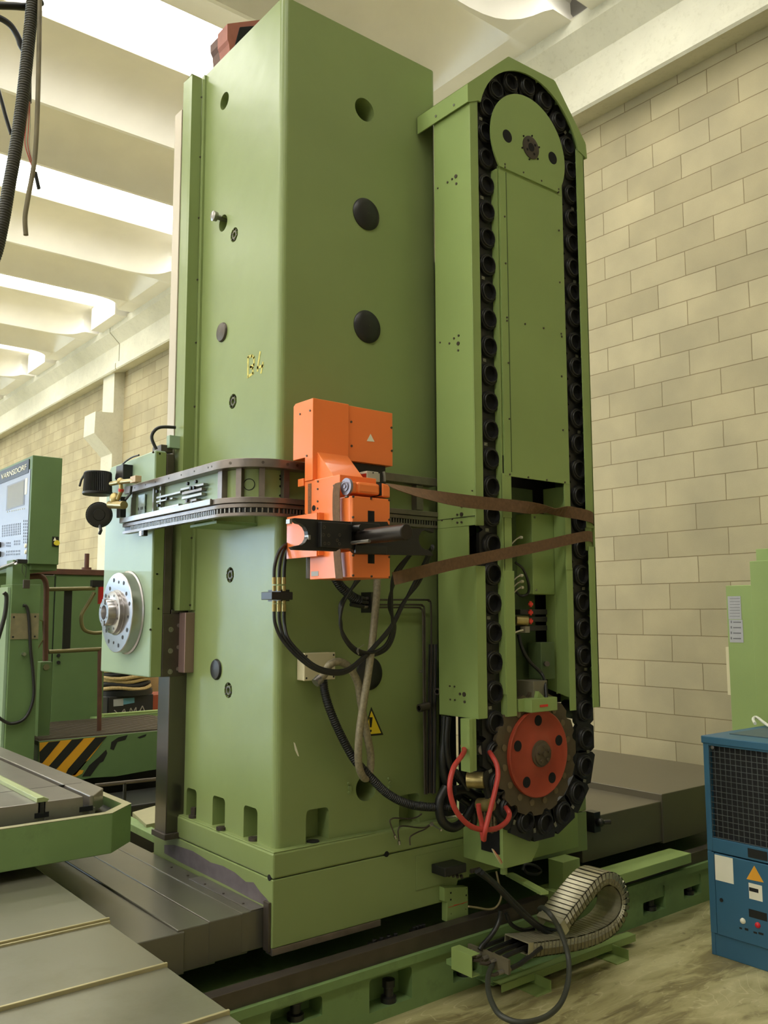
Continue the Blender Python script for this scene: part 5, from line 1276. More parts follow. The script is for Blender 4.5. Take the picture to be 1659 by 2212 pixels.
# loose yellow and white wires from the connector bay
ww = thing('loose_wires', 'yellow and white loose wires dangling from the connector bay', 'wires', tuple(PY(2.75, 1080, 1865)))
for i, (dx, m) in enumerate(((0, wirew), (4, mat('yellow wire', (210, 170, 70), 0.5)), (8, wirew), (12, redlab))):
    P = [PY(2.762, *C4(590+dx, 1880+2*i)), PY(2.755, *C4(610+dx*1.5, 1920)), PY(2.75, *C4(640+dx*2, 1970)), PY(2.75, *C4(672+dx, 2020-4*i))]
    MB().tube(smooth_path(P, 5), 0.0018, 6).build('wire_strand', m, ww)
# hoses from the support box to the energy chain
C5 = lambda x, y: (900+x/3.318, 1780+y/3.318)
for i, (pts, ys, r) in enumerate((
  (((430, 340), (540, 420), (640, 520), (760, 640), (840, 720), (930, 780), (1020, 790)), 2.72, 0.010),
  (((450, 330), (580, 440), (700, 560), (800, 660), (900, 740), (1010, 770)), 2.70, 0.010),
  (((470, 350), (600, 480), (720, 610), (820, 700), (960, 790), (1080, 790), (1180, 830)), 2.68, 0.010),
  (((600, 620), (590, 700), (540, 790), (470, 870), (450, 900)), 2.72, 0.010),
  (((640, 640), (680, 720), (760, 760), (840, 750)), 2.74, 0.009))):
    hose('rubber_hose', ('black hose falling from the support box to the energy chain, uppermost strand', 'black hose next below the uppermost strand towards the energy chain', 'black hose of the falling strands, lowest and ending under the chain mouth', 'black hose going down left to the valve manifold', 'black hose running behind the lower chain mouth')[i], 'hose', [PY(ys, *C5(*q)) for q in pts], r, rubber)
big = [(880, 610), (905, 600), (960, 650), (1010, 730), (1060, 850), (1090, 980), (1085, 1130), (1040, 1270), (960, 1360), (850, 1410), (720, 1420), (600, 1370), (540, 1280), (512, 1180), (515, 1080), (545, 1010)]
yb4 = [2.66, 2.60, 2.54, 2.52, 2.49, 2.46, 2.40, 2.34, 2.30, 2.28, 2.30, 2.36, 2.44, 2.52, 2.58, 2.64]
P = [PY(y, *C5(*q)) for q, y in zip(big, yb4)]
for p in P: p.z = max(p.z, 0.012)
hose('rubber_hose', 'thick dark hose forming a big loop over the floor in front of the energy chain', 'hose', P, 0.0105, mat('grey black hose', (52, 54, 46), 0.5, var=0.1), n=14)
hose('pale_cable', 'pale thin cable curving from the scale plate up to the support box', 'cable', [PY(2.90, 960+x/6.9125, 1880+y/6.9125) for x, y in ((360, 540), (500, 560), (650, 585), (760, 560), (830, 460), (850, 330))]+[PY(2.86, 1077, 1905), PY(2.86, 1072, 1882)], 0.0045, mat('pale cable', (140, 126, 90), 0.6), n=10)
vb = thing('valve_manifold', 'black valve block with shiny plugs under the seam of the tower base', 'valve block', tuple(PY(2.95, 980, 1885)))
x0, x1, z0, z1 = recY(2.93, 961, 1870, 1008, 1890)
MB().box(x0, x1, 2.93, YB-0.002, z0, z1).build('valve_body', blackm, vb, 0.004)
for k in range(5): c = PY(2.95, 960+9*k, 1885+1.5*k); MB().lathe(c, (-0.3, -0.7, -0.5), [(0, 0.007), (0.014, 0.007), (0.016, 0.004), (0.016, 0.0001)], 12).build('plug', darksteel, vb)
c = PY(2.93, 1018, 1882); MB().tube([c, c+X_*0.05], 0.010, 10).build('pipe_joint', darksteel, vb)

# ================================================================= ENERGY CHAIN on the floor bracket
YF = 2.60; WCH = 0.135
cl_px = [(835, 905), (920, 893), (1000, 882), (1080, 870), (1160, 855), (1240, 833), (1310, 807), (1375, 772), (1430, 728), (1470, 672), (1492, 610), (1496, 545), (1482, 478), (1450, 425), (1405, 395), (1350, 400), (1300, 440), (1240, 510), (1180, 585), (1120, 660), (1075, 722)]
path = [PY(YF, *C5(*q)) for q in cl_px]
path = smooth_path(path, 10)
D = [0]
for a, b in zip(path, path[1:]): D.append(D[-1]+(b-a).length)
Ltot = D[-1]; NL = 50
def at_s(s):
    i = max(j for j in range(len(D)) if D[j] <= s+1e-9); i = min(i, len(D)-2); t = (s-D[i])/(D[i+1]-D[i]); return path[i].lerp(path[i+1], t), (path[i+1]-path[i]).normalized()
ech = thing('energy_chain', 'galvanised steel energy chain curled into a loop on the floor', 'energy chain', (path[0].x, YF, 0.05))
hh = 0.030
proto = None
for k in range(NL):
    s = Ltot*(k+0.5)/NL; c, t = at_s(s); n = Vector((-t.z, 0, t.x))       # n points to the inside of the loop (up on the lower run)
    L = Ltot/NL*0.78/2
    def q(u, v, y): return c+t*u+n*v+Y_*y
    mb = MB(); T = 0.004
    for (y0, y1, v0, v1) in ((0, T, -hh, hh), (WCH-T, WCH, -hh, hh), (0, WCH, -hh, -hh+T), (0, WCH, hh-T, hh)):
        vs = [q(u, v, y) for u in (-L, L) for y in (y0, y1) for v in (v0, v1)]
        mb.add(vs, [(0, 1, 3, 2), (4, 6, 7, 5), (0, 4, 5, 1), (2, 3, 7, 6), (0, 2, 6, 4), (1, 5, 7, 3)])
    if abs(n.z) >= 0: mb.cyl(q(0, hh*0.45, -0.0015), q(0, hh*0.45, 0.001), 0.003, 8)
    mb.build('chain_link', galv, ech)
mb = MB(); vs = []
inner_s = [at_s(Ltot*(0.01+0.98*k/80)) for k in range(81)]
for c, t in inner_s:
    n = Vector((-t.z, 0, t.x))
    for v, y in ((-hh*0.75, 0.006), (hh*0.75, 0.006), (hh*0.75, WCH-0.006), (-hh*0.75, WCH-0.006)): vs.append(c+n*v+Y_*y)
fs = []
for k in range(80):
    for i in range(4): fs.append((4*k+i, 4*k+4+i, 4*k+4+(i+1) % 4, 4*k+(i+1) % 4))
mb.add(vs, fs); mb.build('chain_gap_filler', mat('chain gap dark', (34, 32, 26), 0.5, metal=0.4), ech)  # added inner tube, coloured dark to put shade in the gaps between links
for (s, nm) in ((0.0, 'end'), (Ltot, 'end')):
    c, t = at_s(max(0, min(s, Ltot-1e-4))); n = Vector((-t.z, 0, t.x)); sg = -1 if s == 0 else 1; L = 0.028
    mb = MB()
    for (y0, y1, v0, v1) in ((0-0.001, 0.003, -hh-.001, hh), (WCH-0.003, WCH+0.001, -hh, hh), (0, WCH, hh-0.004, hh+0.001) if s == 0 else (0, WCH, -hh-0.001, -hh+0.004)):
        vs = [c+t*sg*u+n*v+Y_*y for u in (0, L) for y in (y0, y1) for v in (v0, v1)]
        mb.add(vs, [(0, 1, 3, 2), (4, 6, 7, 5), (0, 4, 5, 1), (2, 3, 7, 6), (0, 2, 6, 4), (1, 5, 7, 3)])
    mb.build('end_bracket', galv, ech)
# manifold with brass ends left of the chain
mf = thing('hose_manifold', 'row of hose couplings on a plate left of the energy chain mouth', 'manifold', tuple(PY(2.62, 1050, 2090)))
x0, x1, z0, z1 = recY(2.60, *(C5(618, 955)+C5(655, 1060)))
MB().box(x0, x0+0.012, 2.57, 2.80, z0, z1).build('manifold_plate', mat('dull manifold grey', (96, 90, 70), 0.5), mf)
for k in range(5):
    y = 2.60+0.042*k; zc = z1-0.02 - (0.03 if k == 0 else 0)
    MB().cyl((x0-0.03, y, zc), (x0+0.004, y, zc), 0.009, 6).build('coupling_nut', steel, mf)
    MB().cyl((x0+0.012, y, zc), (x0+0.045, y, zc), 0.009, 12).build('coupling_sleeve', mat('coupling grey', (130, 120, 92), 0.45, metal=0.4), mf)
    MB().tube([(x0+0.04, y, zc), (x0+0.10, y, zc+0.005), (path[0].x+0.05, y, path[0].z+0.0)], 0.010, 8).build('supply_hose', rubber, mf)
    MB().tube([(x0-0.03, y, zc), (x0-0.05, y, zc-0.002), (x0-0.075, y+0.01, zc+0.004)], 0.007, 8).build('coupling_tail', darksteel, mf)
# green carrier bracket: channel, cross feet and end bracket
fb = thing('chain_carrier', 'green steel carrier bar with two cross feet under the energy chain', 'carrier', (2.8, 2.55, 0))
zt4 = 0.052
a = PZ(zt4, *C5(605, 1150)); b = PZ(zt4, *C5(1520, 812)); ybr = (a.y+b.y)/2
XE0, XE1 = a.x, b.x
mb = MB().box(XE0, XE1+0.06, ybr, ybr+0.004, 0.020, zt4); mb.box(XE0, XE1+0.06, ybr, ybr+0.05, zt4-0.004, zt4)
mb.build('carrier_bar', sheet, fb, 0.001)
MB().box(XE0, XE1, ybr+0.05, ybr+0.22, 0.03, 0.036).build('carrier_tray', bedgreen, fb)
for q in ((965, 1130), (1520, 912)):
    c = PZ(0.040, *C5(*q)); mb = MB().box(c.x-0.075, c.x-0.071, c.y, ybr+0.2, 0.0, 0.040); mb.box(c.x-0.075, c.x+0.0, c.y, ybr+0.2, 0.036, 0.040); mb.box(c.x-0.075, c.x+0.0, c.y, c.y+0.004, 0.0, 0.038)
    mb = MB().prism([(c.x-0.09, 0.0), (c.x, 0.0), (c.x, 0.046), (c.x-0.004, 0.046), (c.x-0.004, 0.004), (c.x-0.09, 0.004)], 1, c.y, ybr+0.2)
    mb.build('cross_foot', sheet, fb)
x0, x1, z0, z1 = recY(2.68, *(C5(395, 935)+C5(455, 1095)))
mb = MB().box(x0, x0+0.004, 2.68, 2.80, z0, z1); mb.box(x0, x1, 2.68, 2.684, z0, z0+0.004); mb.box(x0, x1, 2.68, 2.80, z1-0.004, z1); mb.box(x0, x1, 2.795, 2.80, z0, z1); mb.box(x0, x1, 2.68, 2.80, z0, z0+0.004)
mb = MB(); pr = [(x0, z0), (x1, z0), (x1, z0+0.004), (x0+0.004, z0+0.004), (x0+0.004, z1-0.004), (x1, z1-0.004), (x1, z1), (x0, z1)]
mb.prism(pr, 1, 2.68, 2.80); mb.build('end_channel', sheet, fb, 0.001)
MB().box(x0, XE0+0.3, 2.80, 2.83, z0+0.01, z0+0.03).build('carrier_link', bedgreen, fb)
# green angle sticking out below the support box
P = [PZ(0.42, *C5(*q)) for q in ((800, 350), (935, 430), (905, 465), (770, 385))]
x0, x1, z0, z1 = 0, 0, 0, 0
pa, pb = PY(2.95, 1100, 1885), PY(2.66, 1176, 1915)
mb = MB(); d = (pb-pa); d.z = 0; L = d.length; d.normalize(); s_ = d.cross(Z_)
vs = [pa+s_*a+Z_*z for a in (-0.02, 0.02) for z in (-0.012, 0.0)]+[pa+d*L+s_*a+Z_*(z-0.0) for a in (-0.02, 0.02) for z in (-0.012, 0.0)]
mb.add(vs, [(0, 1, 3, 2), (4, 6, 7, 5), (0, 4, 5, 1), (2, 3, 7, 6), (0, 2, 6, 4), (1, 5, 7, 3)])
tag(mb.build('angle_bracket', sheet), 'small green angle arm sticking out under the support box', 'bracket')
hose('cable_coil', 'dark cable ring lying behind the green angle arm', 'cable', [PY(2.92, *C5(*q)) for q in ((760, 330), (780, 290), (850, 300), (890, 335), (860, 360), (790, 350), (765, 310))], 0.007, rubber)

# ================================================================= CHILLER (blue)
c = PZ(0, 1537.5, 2061); CXh, CYh = c.x, c.y
zt = PX(CXh, 1512, 1588).z
ch = thing('chiller_unit', 'blue chiller cabinet with black mesh grille, standing at the right on the floor', 'chiller', (CXh+0.3, CYh-0.35, 0))
W, Dp = 0.72, 0.75
def K(x, y): return PX(CXh, 1340+x/3.292, 1540+y/3.292)
zg1 = K(640, 232).z; zg0 = K(670, 890).z; yg = K(632, 400).y; yg2 = CYh-W+0.05; zsp = K(665, 985).z
zb0 = K(660, 1680).z
t = 0.03
mb = MB().box(CXh, CXh+0.03, yg, CYh, zsp, zt-0.02).build('front_frame', blue, ch, 0.003)
MB().box(CXh, CXh+0.03, CYh-W, yg2, zsp, zt-0.02).build('front_frame', blue, ch, 0.003)
MB().box(CXh, CXh+0.03, yg2, yg, zg1, zt-0.02).build('front_frame', blue, ch, 0.002)
MB().box(CXh, CXh+0.03, yg2, yg, zsp, zg0).build('front_frame', blue, ch, 0.002)
MB().box(CXh+0.002, CXh+Dp, CYh-0.02, CYh, 0.0, zt-0.02).build('side_panel', blue, ch, 0.002)
MB().box(CXh+0.002, CXh+Dp, CYh-W, CYh-W+0.02, 0.0, zt-0.02).build('side_panel', blue, ch, 0.002)
MB().box(CXh+Dp-0.02, CXh+Dp, CYh-W+0.02, CYh-0.02, 0.0, zt-0.02).build('rear_panel', blue, ch)
MB().box(CXh-0.006, CXh+Dp+0.004, CYh-W-0.005, CYh+0.006, zt-0.035, zt).build('top_lid', blue, ch, 0.004)
a = PZ(zt, 1575, 1580); MB().box(CXh+0.14, CXh+Dp-0.05, CYh-W+0.04, CYh-0.06, zt, zt+0.004).build('top_inlay', bluegrey, ch)
MB().box(CXh+0.03, CXh+0.035, yg2, yg, zg0, zg1).build('condenser_core', mat('condenser black', (26, 26, 26), 0.6, var=0.5, scale=200), ch)
n = 17
pit = 0.0265; k = 0; y = yg
gm = mat('mesh wire grey', (96, 100, 98), 0.4, metal=0.4)
while y > yg2:
    MB().box(CXh+0.008, CXh+0.011, y-0.0013, y+0.0013, zg0, zg1).build('grille_wire', gm, ch); y -= pit
z = zg1
while z > zg0:
    MB().box(CXh+0.0055, CXh+0.008, yg2, yg, z-0.0013, z+0.0013).build('grille_wire', gm, ch); z -= pit
MB().box(CXh-0.003, CXh+0.02, CYh-W+0.02, K(668, 1000).y, 0.10, zsp-0.006).build('door_panel', blue, ch, 0.003)
MB().box(CXh, CXh+0.03, K(668, 1000).y+0.003, CYh, 0.10, zsp-0.004).build('front_frame', blue, ch, 0.002)
MB().box(CXh+0.006, CXh+0.03, CYh-W, CYh, 0.0, 0.098).build('plinth', blue, ch, 0.002)
def lab(name, m, x0, y0, x1, y1, th=0.001, label=None, base=0.003):
    a = K((x0+x1)/2, y0); b = K((x0+x1)/2, y1); c_ = K(x0, (y0+y1)/2); d = K(x1, (y0+y1)/2)
    return MB().box(CXh-base-th, CXh-base, d.y, c_.y, b.z, a.z).build(name, m, ch, label=label)
lab('cream_notice', white, 677, 1020, 805, 1200, label='blank cream notice')
lab('name_strip', paper, 830, 205, 1025, 245, base=0.0, label='grey name strip')
lab('rating_plate', blackp, 908, 975, 1045, 1040, base=0.0)
lab('white_notice', white, 918, 1218, 1012, 1330)
lab('black_bar', blackp, 920, 1245, 985, 1272, th=0.0015)
lab('rating_plate', blackp, 918, 1408, 1045, 1465)
P = [K(*q) for q in ((955, 1085), (1022, 1205), (900, 1180))]
MB().prism([(p.y, p.z) for p in P], 0, CXh-0.004, CXh-0.003).build('warning_triangle', mat('amber label', (224, 160, 46), 0.5), ch)
c = K(722, 1330); MB().cyl(c+X_*0.0, c-X_*0.005, 0.009, 16).build('door_lock', blackp, ch)
c = K(875, 1478); MB().lathe(c-X_*0.003, -X_, [(0, 0.013), (0.006, 0.012), (0.011, 0.007), (0.012, 0.0001)], 18).build('white_lamp', white, ch)
c = K(981, 1508); MB().lathe(c-X_*0.003, -X_, [(0, 0.013), (0.006, 0.012), (0.011, 0.007), (0.012, 0.0001)], 18).build('red_lamp', mat('red lamp', (190, 30, 40), 0.3), ch)
for (x0, y0, x1, y1) in ((850, 1524, 868, 1536), (888, 1530, 912, 1546), (950, 1555, 975, 1568), (985, 1562, 1020, 1576)): lab('lamp_caption', blackp, x0, y0, x1, y1)
c = K(655, 245); MB().lathe(c, -X_, [(0, 0.010), (0.003, 0.009), (0.004, 0.0001)], 14).build('frame_rivet', bright, ch)
# loop of pale rope with blue tracer on top
rp = [(958, 75), (945, 45), (960, 30), (985, 40), (1010, 60), (1045, 85), (1090, 110)]
hose('sling_rope', 'pale rope loop with blue tracer lying on top of the blue chiller', 'rope', [PZ(zt+0.02, 1340+x/3.292, 1540+y/3.292) for x, y in rp], 0.008, mat('pale sling', (206, 208, 196), 0.6, var=0.2, scale=60))

# ================================================================= GREEN CABINETS by the wall
GX = 5.25
a = PX(GX, 1567, 1265); ge = PX(GX, 1624, 1263); 
gc = thing('electric_cabinet', 'low green cabinet with grey paper notices, against the block wall behind the chiller', 'cabinet', (GX+0.3, a.y-0.1, 0))
MB().box(GX, WX-0.02, ge.y, a.y, 0, a.z).build('cabinet_body', sheet, gc, 0.004)
def GQ(x, y): return PX(GX, 1340+x/4.097, 1160+y/4.097)
for (x0, y0, x1, y1) in ((950, 525, 1074, 728), (962, 732, 1092, 935)):
    p, q = GQ(x0, y0), GQ(x1, y1); MB().box(GX-0.002, GX, q.y, p.y, q.z, p.z).build('paper_notice', paper, gc, label='grey printed paper notice')
mb = MB()
for k in range(7): p, q = GQ(970, 545+26*k), GQ(1060, 549+26*k); mb.box(GX-0.0026, GX-0.002, q.y, p.y, p.z-0.002, p.z+0.001)
for k in range(4): p, q = GQ(1000, 752+48*k), GQ(1070, 756+48*k); mb.box(GX-0.0026, GX-0.002, q.y, p.y, p.z-0.005, p.z+0.002)
for k in range(4): p, q = GQ(978, 748+48*k), GQ(990, 760+48*k); mb.box(GX-0.0026, GX-0.002, q.y, p.y, p.z-0.010, p.z+0.005)
mb.split('printed_line', mat('print grey', (110, 110, 112), 0.6), gc)
g2 = PX(GX-0.02, 1624, 1212)
g3 = thing('electric_cabinet', 'tall green cabinet beside the one with paper notices, partly out of view', 'cabinet', (GX+0.3, g2.y-0.4, 0))
MB().box(GX-0.02, WX-0.02, g2.y-0.9, ge.y-0.002, 0, g2.z).build('cabinet_body', sheet, g3, 0.004)
p = PX(GX+0.05, 1632, 1186); MB().box(GX+0.05, WX-0.02, g2.y-0.9, p.y, g2.z, p.z).build('cabinet_top_box', sheet, g3, 0.004)
p, q = GQ(940, 975), GQ(960, 1400)
hp = MB().box(GX+0.02, GX+0.06, a.y+0.002, a.y+0.03, q.z, p.z)
tag(hp.build('cable_duct', beige), 'cream slotted cable duct strip fixed to the side of the low green cabinet', 'cable duct')
# floor scuff strip: pale batten near the chiller
p, q = PZ(0.0, 1473, 1989), PZ(0.0, 1535, 1998)
mb = MB().box(min(p.x, q.x), max(p.x, q.x), min(p.y, q.y)-0.01, max(p.y, q.y)+0.01, 0.0, 0.004)

# ================================================================= OPERATOR SIDE (left, far)
FZ = 0.70; FY = 6.45
pf = thing('operator_platform', 'green operator platform with worn black and amber hazard stripes', 'platform', (2.5, 7.0, 0))
x0 = PY(FY, 85, 1640).x; xr2 = PY(FY, 350, 1577).x+0.3
Pp = [PY(FY, *q) for q in ((85, 1604), (345, 1577), (348, 1655), (300, 1668), (250, 1677), (200, 1680), (150, 1665), (85, 1640))]
xl, xr3 = Pp[0].x, Pp[1].x
zt5 = (Pp[0].z+Pp[1].z)/2
out = [(xl, zt5), (xr3+0.4, zt5), (xr3+0.4, Pp[2].z), (Pp[3].x, Pp[3].z), (Pp[4].x, Pp[4].z), (Pp[5].x, Pp[5].z), (xl+0.02, Pp[5].z-0.02), (xl, Pp[5].z)]
mb = MB(); fill_poly(mb, out, FY, FY+0.02); mb.build('front_plate', platgreen, pf)
MB().box(xl, xr3+0.4, FY+0.02, FY+1.05, zt5-0.03, zt5).build('deck', mat('deck ribbed steel', (44, 36, 30), 0.6, var=0.2), pf)
for k in range(16):
    y = FY+0.05+k*0.062; MB().box(xl+0.01, xr3+0.35, y, y+0.022, zt5, zt5+0.012).build('deck_rib', mat('deck rib steel', (98, 88, 76), 0.45, metal=0.4), pf)
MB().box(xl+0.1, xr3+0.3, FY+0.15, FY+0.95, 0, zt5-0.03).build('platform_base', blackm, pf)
S4 = 3.95
def L4(x, y): return PY(FY, x/S4, 1380+y/S4)
def stripe(m, pts, nm, lab=None):
    P = [L4(*q) for q in pts]; mb = MB(); fill_poly(mb, [(p.x, p.z) for p in P], FY-0.002, FY-0.0002); mb.build(nm, m, pf, label=lab)
stripe(amber, ((337, 886), (905, 832), (830, 940), (780, 1000), (640, 1165), (560, 1160), (480, 1115), (337, 1060)), 'amber_field')
for pts in (((415, 880), (515, 870), (360, 1060), (337, 1065), (337, 965)), ((612, 860), (712, 850), (475, 1115), (410, 1092)), ((812, 842), (910, 832), (655, 1130), (610, 1165), (560, 1150), (580, 1110))):
    P = [L4(*q) for q in pts]; mb = MB(); fill_poly(mb, [(p.x, p.z) for p in P], FY-0.004, FY-0.002); mb.build('black_stripe', blackp, pf)
stripe(blackp, ((905, 945), (915, 975), (880, 1045), (850, 1060), (770, 1170), (700, 1175), (760, 1080), (840, 1010)), 'worn_stripe')
stripe(blackp, ((1090, 820), (1070, 860), (1000, 880), (970, 950), (940, 940), (950, 880), (1010, 840)), 'worn_stripe')
stripe(blackp, ((1170, 840), (1250, 812), (1240, 830), (1190, 850)), 'worn_stripe')
stripe(amber, ((660, 1120), (715, 1120), (700, 1150), (650, 1175), (610, 1170)), 'amber_patch')
stripe(platgreen, ((700, 1060), (760, 1030), (800, 990), (690, 1120), (650, 1118)), 'bare_patch')
# gutter and trough behind
MB().box(PY(7.4, 222, 1550).x, 4.4, 7.45, 7.47, 0.72, PY(7.45, 300, 1548).z+0.02).build('rear_kick_plate', bedgreen, pf)
# pedestal
px0 = PY(FY-0.1, 20, 1400).x; px1 = PY(FY-0.1, 83, 1400).x
pt = PY(FY-0.1, 50, 1262).z
pd = thing('control_pedestal', 'green pedestal with grey plate carrying the control console', 'pedestal', (px0, FY, 0))
MB().box(px0, px1, FY-0.1, FY+0.18, 0, pt).build('pedestal_body', sheet if False else platgreen, pd, 0.004)
MB().box(px0-0.02, px0, FY-0.07, FY+0.18, 0.5, pt-0.02).build('pedestal_side', palegreen, pd, 0.002)
a = PY(FY-0.1, 24, 1325); b = PY(FY-0.1, 82, 1380)
MB().box(a.x, b.x, FY-0.104, FY-0.1, b.z, a.z).build('cover_plate', mat('dusty plate', (120, 112, 82), 0.7, var=0.15, scale=20), pd)
mb = MB()
for q in ((30, 1333), (76, 1332), (28, 1376), (75, 1375)): c = PY(FY-0.104, *q); mb.cyl(c, c-Y_*0.002, 0.007, 10)
mb.split('plate_screw', blackp, pd)
c = PY(FY-0.1, 50, 1413); MB().cyl(c, c-Y_*0.03, 0.012, 14).build('key_knob', bright, pd)
nx0 = PY(FY-0.05, 27, 1240).x; nx1 = PY(FY-0.05, 65, 1240).x
MB().box(nx0, nx1, FY-0.05, FY+0.10, pt, pt+0.17).build('console_neck', platgreen, pd, 0.003)
hose('pedestal_cable', None, None, [PY(FY-0.12, *q) for q in ((50, 1308), (58, 1312), (63, 1340), (66, 1400), (72, 1460), (72, 1510), (55, 1550), (25, 1563), (0, 1552), (-20, 1530))], 0.011, rubber, parent=pd)
hose('pedestal_cable', None, None, [PY(FY-0.15, *q) for q in ((8, 1280), (14, 1290), (10, 1330), (-4, 1380))], 0.014, rubber, parent=pd)
# console
CYc = FY-0.12; cx0 = PY(CYc, 66, 1100).x; cx1 = PY(CYc, 131, 1100).x; cz1 = PY(CYc, 100, 986).z; cz0 = PY(CYc, 100, 1219).z
cn = thing('control_console', 'green control console with lilac keypad, screen and VARNSDORF name strip', 'control console', (cx0, CYc+0.3, cz0))
cyf = PX(cx0, -40, 1040).y
MB().box(cx0, cx1, CYc, cyf, cz0, cz1).build('console_case', platgreen, cn, 0.004)
yk0 = PX(cx0, 63, 1100).y
MB().box(cx0-0.004, cx0, yk0, cyf, cz0+0.01, PX(cx0, 60, 1016).z).build('control_panel', panelm, cn); cpn = [o for o in cn.children if o.name.startswith('control_panel')][0]
def Q3(x, y): return PX(cx0-0.004, x/3.95, 960+y/3.95)
a, b = Q3(0, 200), Q3(248, 130); c_, d_ = Q3(0, 290), Q3(248, 235)
zt6 = Q3(248, 125).z; zb6 = Q3(248, 240).z
MB().box(cx0-0.007, cx0-0.001, Q3(247, 200).y, cyf, zb6, zt6).build('name_strip', navy, cn)
txt_w = (Q3(18, 240)-Q3(232, 190)).length
tx = text_mesh('name_lettering', 'VARNSDORF', 0.1, white, cn, (cx0-0.009, Q3(18, 240).y, (zb6+zt6)/2-0.016), (0, -1, 0), (0, 0, 1), 0.0008, 'white lettering VARNSDORF')
xsz = [v.co.y for v in tx.data.vertices]; zsz = [v.co.z for v in tx.data.vertices]; wd = max(xsz)-min(xsz); hgt = max(zsz)-min(zsz); tgt_w = Q3(18, 240).y-Q3(232, 190).y; tgt_h = (Q3(232, 162).z-Q3(232, 208).z)
y_hi = max(xsz); z_lo = min(zsz)
oo = Vector(OFFS[tx.name])
for v in tx.data.vertices:
    v.co.y = (Q3(18, 240).y-oo.y)-(y_hi-v.co.y)*tgt_w/wd
    v.co.z = (Q3(18, 262).z+0.0-oo.z)+(v.co.z-z_lo)*tgt_h/hgt
zz_ = Q3(125, 238).z-oo.z
z_lo = min(v.co.z for v in tx.data.vertices); dz = ((zb6+zt6)/2-tgt_h/2-oo.z)-z_lo
for v in tx.data.vertices: v.co.z += dz
def KR(name, m, x0, y0, x1, y1, th=0.002, par=None):
    ym = (y0+y1)/2; a = Q3(x0, ym); b = Q3(x1, ym); z1_ = Q3((x0+x1)/2, y0).z; z0_ = Q3((x0+x1)/2, y1).z
    return MB().box(cx0-0.004-th, cx0-0.004, b.y, a.y, z0_, z1_).build(name, m, par or cn)
fr = KR('screen_frame', mat('screen frame grey', (96, 100, 112), 0.4), 58, 325, 212, 540, 0.002)
KR('screen', screenm, 68, 335, 205, 530, 0.003)
KR('strip_keys', white, 215, 290, 232, 425, 0.002)
mb = MB()
def slope(x): return -(x-0)*0.16
for r in range(5):
    for k in range(11):
        x0_ = 20+k*15.2; y0_ = 690+r*21+slope(x0_)*0.0; a = Q3(x0_, y0_-x0_*0.14+8); mb.box(cx0-0.0065, cx0-0.004, a.y-0.010, a.y+0.002, a.z-0.010, a.z+0.003)
for r in range(8):
    for k in range(3): x0_ = 202+k*14; a = Q3(x0_, 650+r*26); mb.box(cx0-0.0065, cx0-0.004, a.y-0.009, a.y+0.002, a.z-0.010, a.z+0.003)
for r in range(2):
    for k in range(4): x0_ = 122+k*15; a = Q3(x0_, 830+r*24-x0_*0.05); mb.box(cx0-0.0065, cx0-0.004, a.y-0.009, a.y+0.002, a.z-0.010, a.z+0.003)
    for k in range(4): x0_ = 55+k*11; a = Q3(x0_, 838+r*24); mb.box(cx0-0.0065, cx0-0.004, a.y-0.007, a.y+0.002, a.z-0.010, a.z+0.003)
    for k in range(9): x0_ = 55+k*14; a = Q3(x0_, 915+r*26-x0_*0.06); mb.box(cx0-0.0065, cx0-0.004, a.y-0.008, a.y+0.002, a.z-0.010, a.z+0.003)
ks = mb.pieces(); ks = ks[:96]
for q in ks: q.build('key', keym, cpn)
rest = mb.pieces()[96:]
if rest:
    mm = MB()
    for q in rest: mm.add(q.v, q.f)
    o = mm.build('key_rows', keym, cn); o['kind'] = 'stuff'
for k in range(9): a = Q3(65+k*18, 575-k*3.5); MB().cyl(a, a-X_*0.003, 0.005, 8).build('soft_key', white, cpn)
for q in ((0, 858), (0, 938)): a = Q3(*q); MB().lathe(a-Y_*0.01, (-1, -0.3, 0), [(0, 0.022), (0.03, 0.02), (0.05, 0.012), (0.05, 0.001)], 14).build('rotary_knob', blackp, cpn)
for q in ((222, 865), (222, 918)): a = Q3(*q); MB().lathe(a, -X_, [(0, 0.016), (0.008, 0.014), (0.010, 0.0001)], 16).build('push_button', white, cpn)
c = PY(CYc, 118.5, 1170); MB().box(c.x-0.02, c.x+0.025, CYc-0.004, CYc, c.z-0.035, c.z+0.035).build('button_plate', blackp, cn)
c = PY(CYc, 120, 1173.5); MB().lathe(c, -Y_, [(0, 0.014), (0.03, 0.020), (0.036, 0.018), (0.036, 0.0001)], 18).build('stop_button', mat('yellow button', (214, 196, 60), 0.4), cn)
P = [PY(CYc-0.004, *q) for q in ((118.5, 1160.5), (122, 1168), (115, 1168))]; MB().prism([(p.x, p.z) for p in P], 1, CYc-0.005, CYc-0.004).build('tiny_triangle', white, cn)
MB().box(cx0+0.03, cx1+0.0, CYc+0.03, cyf-0.1, cz0-0.04, cz0).build('console_base', platgreen, cn, 0.002)
hb_ = thing('handle_bar', 'chrome handle bar under the control console with a padlock hanging from it', 'handle', (cx0, CYc, cz0))
MB().tube([PY(CYc-0.04, 44, 1214), PY(CYc-0.04, 34, 1216), PX(cx0-0.05, -10, 1232), PX(cx0-0.05, -60, 1254)], 0.013, 12).build('chrome_tube', bright, hb_)
MB().box(PY(CYc-0.04, 36, 1214).x, PY(CYc-0.04, 58, 1214).x, CYc-0.06, CYc-0.02, PY(CYc, 45, 1218).z, PY(CYc, 45, 1209).z).build('handle_end', blackp, hb_, 0.004)
MB().tube([PY(CYc-0.05, *q) for q in ((48, 1219), (48, 1235), (55, 1248), (57, 1225), (50, 1219))], 0.002, 6).build('key_cord', blackp, hb_)
